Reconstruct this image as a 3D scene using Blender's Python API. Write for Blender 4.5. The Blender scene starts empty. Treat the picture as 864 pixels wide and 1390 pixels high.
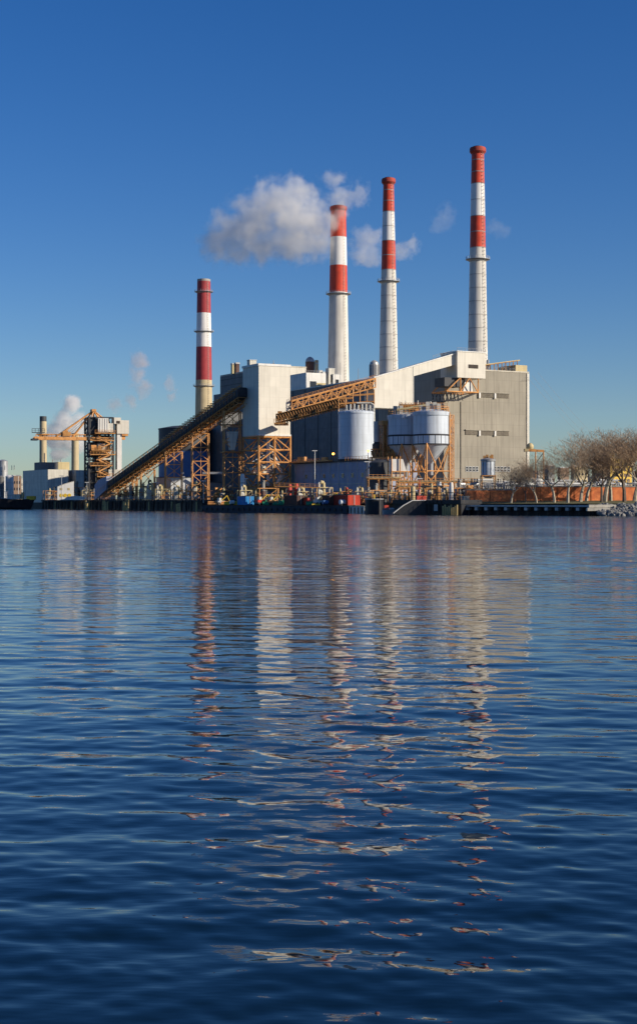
import bpy, math, random
import numpy as np
from mathutils import Vector, Matrix, noise as mnoise

random.seed(7)
sc = bpy.context.scene
COL = sc.collection
F, HZ, CH = 2000.0, 680.0, 3.5          # focal length and horizon in photo pixels, eye height in metres
TH = math.radians(28)                   # the plant grid is turned 28 degrees against the view
G = 2.8                                 # ground level above the water

def WX(px, Y): return (px - 432.0) / F * Y
def WZ(py, Y): return CH - (py - HZ) * Y / F
def W(px, py, Y): return Vector((WX(px, Y), Y, WZ(py, Y)))

# ------------------------------------------------------------------ materials
def new_mat(name):
    m = bpy.data.materials.new(name); m.use_nodes = True
    nt = m.node_tree; nt.nodes.clear()
    return m, nt, nt.nodes, nt.links

def paint(name, rgb, rough=.65, var=.18, streak=0., seam=None, scale=.35, metal=0., dirt=(.10,.08,.06), rust=0., ribs=0.):
    rgb = tuple(c*.95 for c in rgb)
    m, nt, N, L = new_mat(name)
    out = N.new('ShaderNodeOutputMaterial'); b = N.new('ShaderNodeBsdfPrincipled')
    L.new(b.outputs[0], out.inputs[0])
    b.inputs['Roughness'].default_value = rough; b.inputs['Metallic'].default_value = metal
    b.inputs['Specular IOR Level'].default_value = .35
    tc = N.new('ShaderNodeTexCoord')
    def noise(sc3, detail=4, dim_scale=1.):
        mp = N.new('ShaderNodeMapping'); mp.inputs['Scale'].default_value = sc3
        L.new(tc.outputs['Object'], mp.inputs[0])
        n = N.new('ShaderNodeTexNoise'); n.inputs['Scale'].default_value = dim_scale
        n.inputs['Detail'].default_value = detail
        L.new(mp.outputs[0], n.inputs['Vector']); return n.outputs['Fac']
    def rng(s, a, b_, c, d):
        r = N.new('ShaderNodeMapRange'); L.new(s, r.inputs[0])
        for i, v in enumerate((a, b_, c, d)): r.inputs[i+1].default_value = v
        return r.outputs[0]
    def mix(fac, a, b_):
        x = N.new('ShaderNodeMix'); x.data_type = 'RGBA'
        L.new(fac, x.inputs[0])
        if isinstance(a, tuple): x.inputs[6].default_value = (*a, 1)
        else: L.new(a, x.inputs[6])
        if isinstance(b_, tuple): x.inputs[7].default_value = (*b_, 1)
        else: L.new(b_, x.inputs[7])
        return x.outputs[2]
    lo = tuple(c*(1-var) for c in rgb); hi = tuple(min(1, c*(1+var*.6)) for c in rgb)
    col = mix(rng(noise((scale,)*3), .3, .7, 0, 1), lo, hi)
    if streak > 0:
        col = mix(rng(noise((1.1, 1.1, .06), 5), .48, .75, 0, streak), col, dirt)
    if rust > 0:
        col = mix(rng(noise((.9, .9, .5), 6), .52, .68, 0, rust), col, (.16, .05, .02))
    if seam:
        sx, sz, amt = seam
        sep = N.new('ShaderNodeSeparateXYZ'); L.new(tc.outputs['Object'], sep.inputs[0])
        nr = N.new('ShaderNodeSeparateXYZ'); L.new(tc.outputs['Normal'], nr.inputs[0])
        def mth(op, a, b_=None):
            q = N.new('ShaderNodeMath'); q.operation = op
            for i, v in enumerate((a, b_)):
                if v is None: continue
                if isinstance(v, (int, float)): q.inputs[i].default_value = v
                else: L.new(v, q.inputs[i])
            return q.outputs[0]
        h = mth('ADD', mth('MULTIPLY', sep.outputs[0], mth('ABSOLUTE', nr.outputs[1])),
                mth('MULTIPLY', sep.outputs[1], mth('ABSOLUTE', nr.outputs[0])))
        def line(v, s, wid):
            fr = mth('FRACT', mth('DIVIDE', v, s))
            return mth('LESS_THAN', fr, wid / s)
        ln = mth('MAXIMUM', line(h, sx, .16), line(sep.outputs[2], sz, .2))
        col = mix(mth('MULTIPLY', ln, amt), col, tuple(c*.45 for c in rgb))
        # each sheet of cladding weathers a little differently
        cx = mth('FLOOR', mth('DIVIDE', h, sx)); cz = mth('FLOOR', mth('DIVIDE', sep.outputs[2], sz))
        cmb = N.new('ShaderNodeCombineXYZ'); L.new(cx, cmb.inputs[0]); L.new(cz, cmb.inputs[1])
        wn = N.new('ShaderNodeTexWhiteNoise'); L.new(cmb.outputs[0], wn.inputs['Vector'])
        col = mix(rng(wn.outputs['Value'], 0, 1, 0, .14), col, tuple(c*.6 for c in rgb))
    L.new(col, b.inputs['Base Color'])
    if ribs:
        w = N.new('ShaderNodeTexWave'); w.inputs['Scale'].default_value = ribs
        mp = N.new('ShaderNodeMapping'); mp.inputs['Rotation'].default_value = (0, 0, .785)
        L.new(tc.outputs['Object'], mp.inputs[0]); L.new(mp.outputs[0], w.inputs['Vector'])
        bp = N.new('ShaderNodeBump'); bp.inputs['Strength'].default_value = .5; bp.inputs['Distance'].default_value = .1
        L.new(w.outputs['Fac'], bp.inputs['Height']); L.new(bp.outputs[0], b.inputs['Normal'])
    return m

M = {}
M['cream']  = paint('cream_cladding', (.74,.69,.58), .6, .06, .25, (4.0,3.6,.10))
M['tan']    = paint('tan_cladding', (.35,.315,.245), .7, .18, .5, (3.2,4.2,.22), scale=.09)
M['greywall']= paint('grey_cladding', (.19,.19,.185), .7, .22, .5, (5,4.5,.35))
M['bluewall']= paint('lilac_cladding', (.36,.39,.50), .7, .1, .3, (4,3.5,.3))
M['white']  = paint('white_paint', (.78,.76,.70), .55, .08, .25)
M['offwhite']= paint('offwhite_panels', (.66,.63,.54), .6, .1, .35, (2.5,3,.25))
M['yellowbox']= paint('buff_panels', (.62,.50,.26), .65, .1, .3, (2.6,2.6,.2))
M['shaft']  = paint('pale_concrete', (.74,.70,.62), .75, .1, .35, None, .2)
M['shaft_tan']= paint('tan_concrete', (.58,.47,.28), .75, .12, .35, None, .2)
M['red']    = paint('aviation_red', (.68,.070,.03), .55, .2, .35)
M['sootred']= paint('sooty_red', (.46,.06,.035), .7, .35, .6)
M['maroon'] = paint('faded_red', (.42,.05,.055), .6, .15, .3)
M['bandwhite']= paint('aviation_white', (.84,.81,.76), .5, .05, .12)
M['seamdark']= paint('joint_dark', (.40,.37,.33), .8, .2)
M['dark']   = paint('dark_steel', (.05,.05,.055), .6, .3)
M['black']  = paint('black_hull', (.018,.02,.026), .5, .4, .2)
M['orange'] = paint('orange_steel', (.74,.35,.11), .55, .2, .2, rust=.5)
M['orange2']= paint('weathered_orange_steel', (.50,.24,.07), .65, .3, .2, rust=.8)
M['paleblue']= paint('pale_blue_steel', (.64,.70,.76), .5, .07, .35, (3.4,2.6,.16), scale=.3)
M['bluetank']= paint('blue_tank', (.07,.16,.34), .5, .12, .2)
M['darktank']= paint('dark_tank', (.06,.065,.07), .6, .2, .2)
M['galv']   = paint('galvanised', (.42,.43,.44), .45, .2, .2, metal=.3)
M['brownbox']= paint('brown_steel', (.12,.06,.045), .7, .3, .3)
M['blue']   = paint('container_blue', (.03,.27,.62), .5, .08, .1, ribs=2)
M['redbox'] = paint('container_red', (.62,.06,.03), .5, .12, .2, ribs=2)
M['green']  = paint('pipe_green', (.03,.30,.15), .5, .2)
M['yellow'] = paint('yellow_paint', (.75,.50,.05), .5, .15)
M['conc']   = paint('concrete', (.34,.32,.28), .85, .2, .4)
M['concpale']= paint('pale_slab', (.62,.57,.46), .85, .15, .3)
M['timber'] = paint('dock_timber', (.07,.055,.045), .85, .4, .3)
M['pile']   = paint('yellowed_pile', (.62,.46,.20), .85, .35, .5)
M['glass']  = paint('dark_glass', (.03,.035,.045), .15, .1)
M['bark']   = paint('pale_bark', (.42,.37,.28), .85, .35, 0, None, 1.5)
M['twig']   = paint('brown_twig', (.42,.29,.18), .85, .25, 0, None, .5)
M['darkbark']= paint('dark_bark', (.16,.12,.09), .85, .3, 0, None, 1.5)
M['rock']   = paint('rock', (.22,.215,.20), .9, .4, 0, None, 1.2)
M['yellowbld']= paint('yellow_brick_tower', (.72,.48,.08), .7, .1, .1)
M['brownbld']= paint('brown_brick', (.24,.16,.11), .8, .15, .1)
M['dome']   = paint('dome_metal', (.50,.48,.44), .4, .1, .2, metal=.3)

def brick_mat():
    m, nt, N, L = new_mat('orange_brick')
    out = N.new('ShaderNodeOutputMaterial'); b = N.new('ShaderNodeBsdfPrincipled'); L.new(b.outputs[0], out.inputs[0])
    tc = N.new('ShaderNodeTexCoord'); n = N.new('ShaderNodeTexNoise'); n.inputs['Scale'].default_value = .6; n.inputs['Detail'].default_value = 6
    L.new(tc.outputs['Object'], n.inputs['Vector'])
    r = N.new('ShaderNodeValToRGB'); r.color_ramp.elements[0].position = .3; r.color_ramp.elements[0].color = (.46,.12,.045,1)
    r.color_ramp.elements[1].position = .68; r.color_ramp.elements[1].color = (.85,.27,.09,1)
    L.new(n.outputs['Fac'], r.inputs[0]); L.new(r.outputs[0], b.inputs['Base Color']); b.inputs['Roughness'].default_value = .85
    return m
M['brick'] = brick_mat()

def lamp_mat(name, col, s):
    m, nt, N, L = new_mat(name)
    out = N.new('ShaderNodeOutputMaterial'); e = N.new('ShaderNodeEmission')
    e.inputs[0].default_value = (*col, 1); e.inputs[1].default_value = s; L.new(e.outputs[0], out.inputs[0]); return m
M['lamp'] = lamp_mat('sodium_lamp', (1,.42,.06), 6)

def ground_mat():
    m, nt, N, L = new_mat('ground')
    out = N.new('ShaderNodeOutputMaterial'); b = N.new('ShaderNodeBsdfPrincipled'); L.new(b.outputs[0], out.inputs[0])
    tc = N.new('ShaderNodeTexCoord'); n = N.new('ShaderNodeTexNoise'); n.inputs['Scale'].default_value = .08; n.inputs['Detail'].default_value = 8
    L.new(tc.outputs['Object'], n.inputs['Vector'])
    r = N.new('ShaderNodeValToRGB'); r.color_ramp.elements[0].color = (.12,.10,.075,1); r.color_ramp.elements[1].color = (.22,.18,.13,1)
    r.color_ramp.elements[0].position = .35; r.color_ramp.elements[1].position = .65
    L.new(n.outputs['Fac'], r.inputs[0]); L.new(r.outputs[0], b.inputs['Base Color']); b.inputs['Roughness'].default_value = .9
    return m
M['ground'] = ground_mat()
def grass_mat():
    m, nt, N, L = new_mat('winter_grass')
    out = N.new('ShaderNodeOutputMaterial'); b = N.new('ShaderNodeBsdfPrincipled'); L.new(b.outputs[0], out.inputs[0])
    tc = N.new('ShaderNodeTexCoord'); n = N.new('ShaderNodeTexNoise'); n.inputs['Scale'].default_value = .4; n.inputs['Detail'].default_value = 8
    L.new(tc.outputs['Object'], n.inputs['Vector'])
    r = N.new('ShaderNodeValToRGB'); r.color_ramp.elements[0].color = (.07,.075,.02,1); r.color_ramp.elements[1].color = (.20,.17,.06,1)
    r.color_ramp.elements[0].position = .38; r.color_ramp.elements[1].position = .62
    L.new(n.outputs['Fac'], r.inputs[0]); L.new(r.outputs[0], b.inputs['Base Color']); b.inputs['Roughness'].default_value = .9
    return m
M['grass'] = grass_mat()

# ------------------------------------------------------------------ mesh builder
class MB:
    def __init__(s): s.v = []; s.f = []; s.m = []
    def box(s, x0, x1, y0, y1, z0, z1, mi=0):
        k = len(s.v)
        s.v += [(x0,y0,z0),(x1,y0,z0),(x1,y1,z0),(x0,y1,z0),(x0,y0,z1),(x1,y0,z1),(x1,y1,z1),(x0,y1,z1)]
        for f in ((0,3,2,1),(4,5,6,7),(0,1,5,4),(1,2,6,5),(2,3,7,6),(3,0,4,7)):
            s.f.append(tuple(k+i for i in f)); s.m.append(mi)
        return s
    def beam(s, p, q, w=.3, h=None, mi=0):
        if (h is None or h == w) and w < .7: return s.tube(p, q, w*.56, n=6, mi=mi)
        p, q = Vector(p), Vector(q); h = h or w
        d = q - p
        if d.length < 1e-6: return s
        d.normalize()
        up = Vector((0,0,1)) if abs(d.z) < .95 else Vector((1,0,0))
        a = d.cross(up).normalized(); b = a.cross(d).normalized()
        k = len(s.v)
        for c in (p, q):
            for sa, sb in ((-1,-1),(1,-1),(1,1),(-1,1)):
                s.v.append(tuple(c + a*sa*w/2 + b*sb*h/2))
        for f in ((0,3,2,1),(4,5,6,7),(0,1,5,4),(1,2,6,5),(2,3,7,6),(3,0,4,7)):
            s.f.append(tuple(k+i for i in f)); s.m.append(mi)
        return s
    def tube(s, p, q, r0, r1=None, n=8, mi=0, caps=True):
        p, q = Vector(p), Vector(q); r1 = r0 if r1 is None else r1
        d = (q-p)
        if d.length < 1e-6: return s
        d.normalize()
        up = Vector((0,0,1)) if abs(d.z) < .95 else Vector((1,0,0))
        a = d.cross(up).normalized(); b = a.cross(d).normalized()
        k = len(s.v)
        for c, r in ((p, r0), (q, r1)):
            for i in range(n):
                t = 2*math.pi*i/n
                s.v.append(tuple(c + a*math.cos(t)*r + b*math.sin(t)*r))
        for i in range(n):
            j = (i+1) % n
            s.f.append((k+i, k+j, k+n+j, k+n+i)); s.m.append(mi)
        if caps:
            s.f.append(tuple(k+i for i in reversed(range(n)))); s.m.append(mi)
            s.f.append(tuple(k+n+i for i in range(n))); s.m.append(mi)
        return s
    def path(s, pts, r, n=6, mi=0):
        for a, b in zip(pts, pts[1:]): s.tube(a, b, r, r, n, mi)
        return s
    def lathe(s, prof, cx=0, cy=0, n=32, mis=None):
        """prof: list of (radius, z); mis: material per segment"""
        k = len(s.v)
        for r, z in prof:
            for i in range(n):
                t = 2*math.pi*i/n
                s.v.append((cx + math.cos(t)*r, cy + math.sin(t)*r, z))
        for j in range(len(prof)-1):
            for i in range(n):
                i2 = (i+1) % n
                s.f.append((k+j*n+i, k+j*n+i2, k+(j+1)*n+i2, k+(j+1)*n+i)); s.m.append(mis[j] if mis else 0)
        s.f.append(tuple(k+i for i in reversed(range(n)))); s.m.append(mis[0] if mis else 0)
        s.f.append(tuple(k+(len(prof)-1)*n+i for i in range(n))); s.m.append(mis[-1] if mis else 0)
        return s
    def prism(s, poly, y0, y1, mi=0):
        """poly: (x,z) outline, extruded along y"""
        k = len(s.v); n = len(poly)
        s.v += [(x,y0,z) for x,z in poly] + [(x,y1,z) for x,z in poly]
        s.f.append(tuple(k+i for i in range(n))); s.m.append(mi)
        s.f.append(tuple(k+n+i for i in reversed(range(n)))); s.m.append(mi)
        for i in range(n):
            j = (i+1) % n
            s.f.append((k+j, k+i, k+n+i, k+n+j)); s.m.append(mi)
        return s
    def sphere(s, c, r, n=8, sz=1., mi=0):
        prof = []
        h = n//2+1
        k = len(s.v)
        for j in range(1, h):
            t = math.pi*j/h - math.pi/2
            for i in range(n):
                a = 2*math.pi*i/n
                s.v.append((c[0]+r*math.cos(t)*math.cos(a), c[1]+r*math.cos(t)*math.sin(a), c[2]+r*sz*math.sin(t)))
        b0 = len(s.v); s.v.append((c[0],c[1],c[2]-r*sz)); s.v.append((c[0],c[1],c[2]+r*sz))
        for j in range(h-2):
            for i in range(n):
                i2 = (i+1)%n
                s.f.append((k+j*n+i,k+j*n+i2,k+(j+1)*n+i2,k+(j+1)*n+i)); s.m.append(mi)
        for i in range(n):
            i2 = (i+1)%n
            s.f.append((b0, k+i2, k+i)); s.m.append(mi)
            s.f.append((b0+1, k+(h-2)*n+i, k+(h-2)*n+i2)); s.m.append(mi)
        return s
    def mesh(s, name, mats, smooth=False):
        me = bpy.data.meshes.new(name); me.from_pydata(s.v, [], s.f)
        if not isinstance(mats, (list, tuple)): mats = [mats]
        for m in mats: me.materials.append(M[m] if isinstance(m, str) else m)
        me.polygons.foreach_set('material_index', s.m)
        if smooth:
            me.polygons.foreach_set('use_smooth', [len(f) < 5 for f in s.f])
            me.update(); me.set_sharp_from_angle(angle=math.radians(28))
        me.update(); return me
    def build(s, name, mats, parent=None, smooth=False):
        o = bpy.data.objects.new(name, s.mesh(name, mats, smooth)); COL.objects.link(o)
        o.parent = parent; return o

def tag(o, label=None, cat=None, group=None, kind=None):
    if label: o['label'] = label
    if cat: o['category'] = cat
    if group: o['group'] = group
    if kind: o['kind'] = kind
    return o
def thing(name, label, cat, loc=(0,0,0), rz=0., group=None):
    o = bpy.data.objects.new(name, None); COL.objects.link(o)
    o.empty_display_size = 1
    o.location = loc; o.rotation_euler = (0,0,rz)
    return tag(o, label, cat, group)
def kids(o): return [c for c in o.children]
def copy_tree(o, loc=None, rz=None, label=None, group=None, scale=None, parent=None):
    c = o.copy(); COL.objects.link(c); c.parent = parent
    for ch in kids(o): copy_tree(ch, parent=c)
    if loc is not None: c.location = loc
    if rz is not None: c.rotation_euler = (0,0,rz)
    if scale is not None: c.scale = scale
    if label: c['label'] = label
    if group: c['group'] = group
    return c
A_ = Vector((math.cos(TH), math.sin(TH))); B_ = Vector((-math.sin(TH), math.cos(TH)))
def span(pxc, Y, pxl, pxr, th=TH):
    """lengths of the lit face (to pxr) and the shaded face (to pxl) of a block whose near corner is at pxc, Y"""
    X = WX(pxc, Y); c, s = math.cos(th), math.sin(th)
    ur, ul = (pxr-432)/F, (pxl-432)/F
    return (ur*Y - X)/(c - ur*s), (X - ul*Y)/(s + ul*c)
def at(px, Y, z=G): return Vector((WX(px, Y), Y, z))

def truss(mb, A, B, width, height, n, w=.25, mi=0, side=None, bottom=True, zig=True, wd=None):
    A, B = Vector(A), Vector(B); d = (B-A); L = d.length; dh = Vector((d.x, d.y, 0)).normalized()
    sd = Vector((-dh.y, dh.x, 0)); wd = wd or w*.7
    for sg in (-1, 1):
        o = sd*sg*width/2
        a0, b0 = A+o, B+o; up = Vector((0,0,height))
        mb.beam(a0, b0, w, w, mi); mb.beam(a0+up, b0+up, w, w, mi)
        for i in range(n+1):
            p = a0.lerp(b0, i/n)
            mb.beam(p, p+up, wd, wd, mi)
            if i < n and zig:
                q = a0.lerp(b0, (i+1)/n)
                if i % 2: mb.beam(p+up, q, wd, wd, mi)
                else: mb.beam(p, q+up, wd, wd, mi)
    for i in range(n+1):
        p = A.lerp(B, i/n)
        mb.beam(p - sd*width/2, p + sd*width/2, wd, wd, mi)
        mb.beam(p - sd*width/2 + Vector((0,0,height)), p + sd*width/2+Vector((0,0,height)), wd, wd, mi)

def railing(mb, A, B, h=1.1, step=2., w=.09, mi=0):
    A, B = Vector(A), Vector(B); n = max(1, round((B-A).length/step)); up = Vector((0,0,h))
    mb.beam(A+up, B+up, w, w, mi); mb.beam(A+up*.5, B+up*.5, w*.7, w*.7, mi)
    for i in range(n+1):
        p = A.lerp(B, i/n); mb.beam(p, p+up, w, w, mi)

def lattice(parent, x0, x1, y0, y1, z0, z1, n, w=.4, wb=.25, mat='orange', name='support_tower', x_brace=True, inset=0., own=True, sides=True, faces=(0,1,2,3)):
    """four legs with star bracing; returns the part"""
    br = MB()
    cs = [(x0,y0),(x1,y0),(x1,y1),(x0,y1)]
    cx, cy = (x0+x1)/2, (y0+y1)/2
    def P(i, z):
        f = 1 - inset*(z-z0)/(z1-z0); c = cs[i % 4]
        return Vector((cx+(c[0]-cx)*f, cy+(c[1]-cy)*f, z))
    for k in range(n+1):
        z = z0+(z1-z0)*k/n
        for i in range(4): br.beam(P(i,z), P(i+1,z), wb, wb)
        if k < n:
            z2 = z0+(z1-z0)*(k+1)/n
            for i in ((0,) if not sides else range(4)):
                if x_brace:
                    br.beam(P(i,z), P(i+1,z2), wb, wb); br.beam(P(i+1,z), P(i,z2), wb*.95, wb*.95)
                    zc = (z+z2)/2; br.beam((P(i,z)+P(i+1,z))/2, (P(i,z2)+P(i+1,z2))/2, wb*.7, wb*.7)
                else:
                    br.beam(P(i,z), (P(i,z2)+P(i+1,z2))/2, wb, wb); br.beam(P(i+1,z), (P(i,z2)+P(i+1,z2))/2, wb, wb)
    o = br.build(name if own else 'bracing', mat, parent)
    for i in range(4):
        MB().beam(P(i,z0), P(i,z1), w, w).build('leg', mat, o if own else parent)
    return o

# ================================================================== SETTING: land and water
def setting():
    shore = [(420,150),(118,338),(74,352),(46,381),(24,394),(9.5,432),(-10,478),(-30,520),(-85,628),(-128,664),(-215,700),(-800,1600)]
    top = [(x+0., y+0.) for x, y in shore]
    poly = top + [(-9000,9000),(9000,9000),(9000,-200),(900,-200)]
    mb = MB(); n = len(poly)
    mb.v = [(x,y,G) for x,y in poly] + [(x,y,-3) for x,y in shore]
    mb.f.append(tuple(range(n))[::-1]); mb.m.append(0)
    for i in range(len(shore)-1):
        mb.f.append((i, i+1, n+i+1, n+i)); mb.m.append(0)
    tag(mb.build('ground', 'ground'), kind='structure')
    # grass strip in front of the brick wall
    th = math.radians(50)
    mb = MB(); a = WX(640,372); 
    pts = [(WX(628,377),377),(WX(805,356),356),(WX(900,347),347),(WX(930,395),395),(WX(800,398),398),(WX(640,388),388)]
    rows = 60
    mb.v = [(x,y,G+(.06 if k<3 else .9)) for k,(x,y) in enumerate(pts)]; mb.f += [(0,1,4,5),(1,2,3,4)]; mb.m.append(0); mb.m.append(0)
    tag(mb.build('grass', 'grass'), kind='structure')

def water():
    rng = np.random.default_rng(3)
    # polar sheet around the eye: rings grow with distance, columns are dense to the north
    r = [1.5]
    while r[-1] < 260: r.append(r[-1]*1.0032)
    while r[-1] < 9000: r.append(r[-1]*1.12)
    r = np.array(r)
    fine = np.radians(np.arange(-13.6, 13.6, .11))
    mid = np.radians(np.arange(14, 40, .8)); far = np.radians(np.arange(42, 180, 6))
    ang = np.concatenate([-far[::-1], -mid[::-1], fine, mid, far])
    R, Aa = np.meshgrid(r, ang, indexing='ij')
    X = R*np.sin(Aa); Y = R*np.cos(Aa)
    Z = np.zeros_like(X)
    # directional spectrum of small gravity waves
    main = math.radians(186)
    comps = []
    def add(n, l0, l1, amp, spread):
        for i in range(n):
            lam = l0*(l1/l0)**rng.random()
            comps.append((lam, amp*lam*(.6+.8*rng.random()), main+rng.normal()*spread, rng.random()*6.283))
    add(16, 2.2, 7.0, .00042, .30)
    add(30, .8, 2.2, .00115, .40)
    add(60, .20, .8, .00105, .6)
    spac = R*.0032
    for lam, amp, d, ph in comps:
        k = 2*math.pi/lam
        wgt = np.clip((lam/spac-3)/3, 0, 1)
        if wgt.max() <= 0: continue
        phase = k*(X*math.sin(d)+Y*math.cos(d))+ph
        Z += wgt*amp*np.sin(phase)
    # patches of calmer and livelier water
    m = .62+.38*np.sin(X*.11+1.3*np.sin(Y*.05)+.8)*np.sin(Y*.083+.9*np.sin(X*.07))
    Z *= np.clip(m+.15, .35, 1.1)
    Z *= 1+1.9*np.clip((R-35)/150,0,1)
    Z[0,:] = 0; Z = np.where(R > 300, 0, Z)
    nr, na = X.shape
    co = np.stack([X, Y, Z], -1).reshape(-1, 3).astype(np.float32)
    i = np.arange(nr-1)[:,None]*na; j = np.arange(na); j2 = (j+1) % na
    q = np.stack([i+j, i+j2, i+na+j2, i+na+j], -1).reshape(-1, 4)[:, ::-1]
    me = bpy.data.meshes.new('water')
    me.vertices.add(len(co)+1); me.vertices.foreach_set('co', np.append(co.ravel(), [0,0,0]).astype(np.float32))
    nq = len(q); c = len(co)
    tri = np.stack([np.full(na, c), j2, j], -1)
    me.loops.add(nq*4+na*3); me.polygons.add(nq+na)
    me.loops.foreach_set('vertex_index', np.concatenate([q.ravel(), tri.ravel()]).astype(np.int32))
    me.polygons.foreach_set('loop_start', np.concatenate([np.arange(nq)*4, nq*4+np.arange(na)*3]).astype(np.int32))
    me.polygons.foreach_set('use_smooth', [True]*(nq+na))
    me.update(calc_edges=True); me.validate()
    m_, nt, N, L = new_mat('river_water')
    out = N.new('ShaderNodeOutputMaterial'); b = N.new('ShaderNodeBsdfPrincipled'); L.new(b.outputs[0], out.inputs[0])
    b.inputs['Base Color'].default_value = (.003,.011,.017,1); b.inputs['IOR'].default_value = 1.46
    b.inputs['Roughness'].default_value = .04; b.inputs['Specular IOR Level'].default_value = .5
    tc = N.new('ShaderNodeTexCoord')
    def layer(scale, dist, prev, detail=2, strch=(1,1,1)):
        mp = N.new('ShaderNodeMapping'); mp.inputs['Scale'].default_value = strch; mp.inputs['Rotation'].default_value=(0,0,.25)
        L.new(tc.outputs['Object'], mp.inputs[0])
        n = N.new('ShaderNodeTexNoise'); n.inputs['Scale'].default_value = scale; n.inputs['Detail'].default_value = detail
        L.new(mp.outputs[0], n.inputs['Vector'])
        bp = N.new('ShaderNodeBump'); bp.inputs['Distance'].default_value = dist; bp.inputs['Strength'].default_value = 1
        L.new(n.outputs['Fac'], bp.inputs['Height'])
        if prev: L.new(prev, bp.inputs['Normal'])
        return bp.outputs[0]
    nrm = layer(.55, WB[0], None, 1, (.45,1,1))
    nrm = layer(2.6, WB[1], nrm, 3, (.4,1,1))
    sx=N.new('ShaderNodeSeparateXYZ'); L.new(tc.outputs['Object'],sx.inputs[0])
    mr=N.new('ShaderNodeMapRange'); L.new(sx.outputs[1],mr.inputs[0])
    for i,v in enumerate((45,260,.01,.13)): mr.inputs[i+1].default_value=v
    L.new(mr.outputs[0],b.inputs['Roughness'])
    m2=N.new('ShaderNodeMapRange'); L.new(sx.outputs[1],m2.inputs[0])
    for i,v in enumerate((25,170,0,1)): m2.inputs[i+1].default_value=v
    fm=N.new('ShaderNodeMapping'); fm.inputs['Scale'].default_value=(.35,1,1); L.new(tc.outputs['Object'],fm.inputs[0]); n=N.new('ShaderNodeTexNoise'); n.inputs['Scale'].default_value=1.1; n.inputs['Detail'].default_value=4; L.new(fm.outputs[0],n.inputs['Vector'])
    gp=N.new('ShaderNodeMapping'); gp.inputs['Scale'].default_value=(.006,.03,1); L.new(tc.outputs['Object'],gp.inputs[0]); gn=N.new('ShaderNodeTexNoise'); gn.inputs['Scale'].default_value=1; gn.inputs['Detail'].default_value=4; L.new(gp.outputs[0],gn.inputs['Vector']); gr=N.new('ShaderNodeMapRange'); L.new(gn.outputs['Fac'],gr.inputs[0])
    for i,v in enumerate((.35,.65,.35,1.3)): gr.inputs[i+1].default_value=v
    gm=N.new('ShaderNodeMath'); gm.operation='MULTIPLY'; L.new(gr.outputs[0],gm.inputs[0]); L.new(m2.outputs[0],gm.inputs[1])
    bp=N.new('ShaderNodeBump'); bp.inputs['Distance'].default_value=.24; L.new(gm.outputs[0],bp.inputs['Strength']); L.new(n.outputs['Fac'],bp.inputs['Height']); L.new(nrm,bp.inputs['Normal']); nrm=bp.outputs[0]
    L.new(nrm, b.inputs['Normal'])
    me.materials.append(m_)
    o = bpy.data.objects.new('water', me); COL.objects.link(o); tag(o, kind='structure')
WB = (.018, .011)

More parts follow.
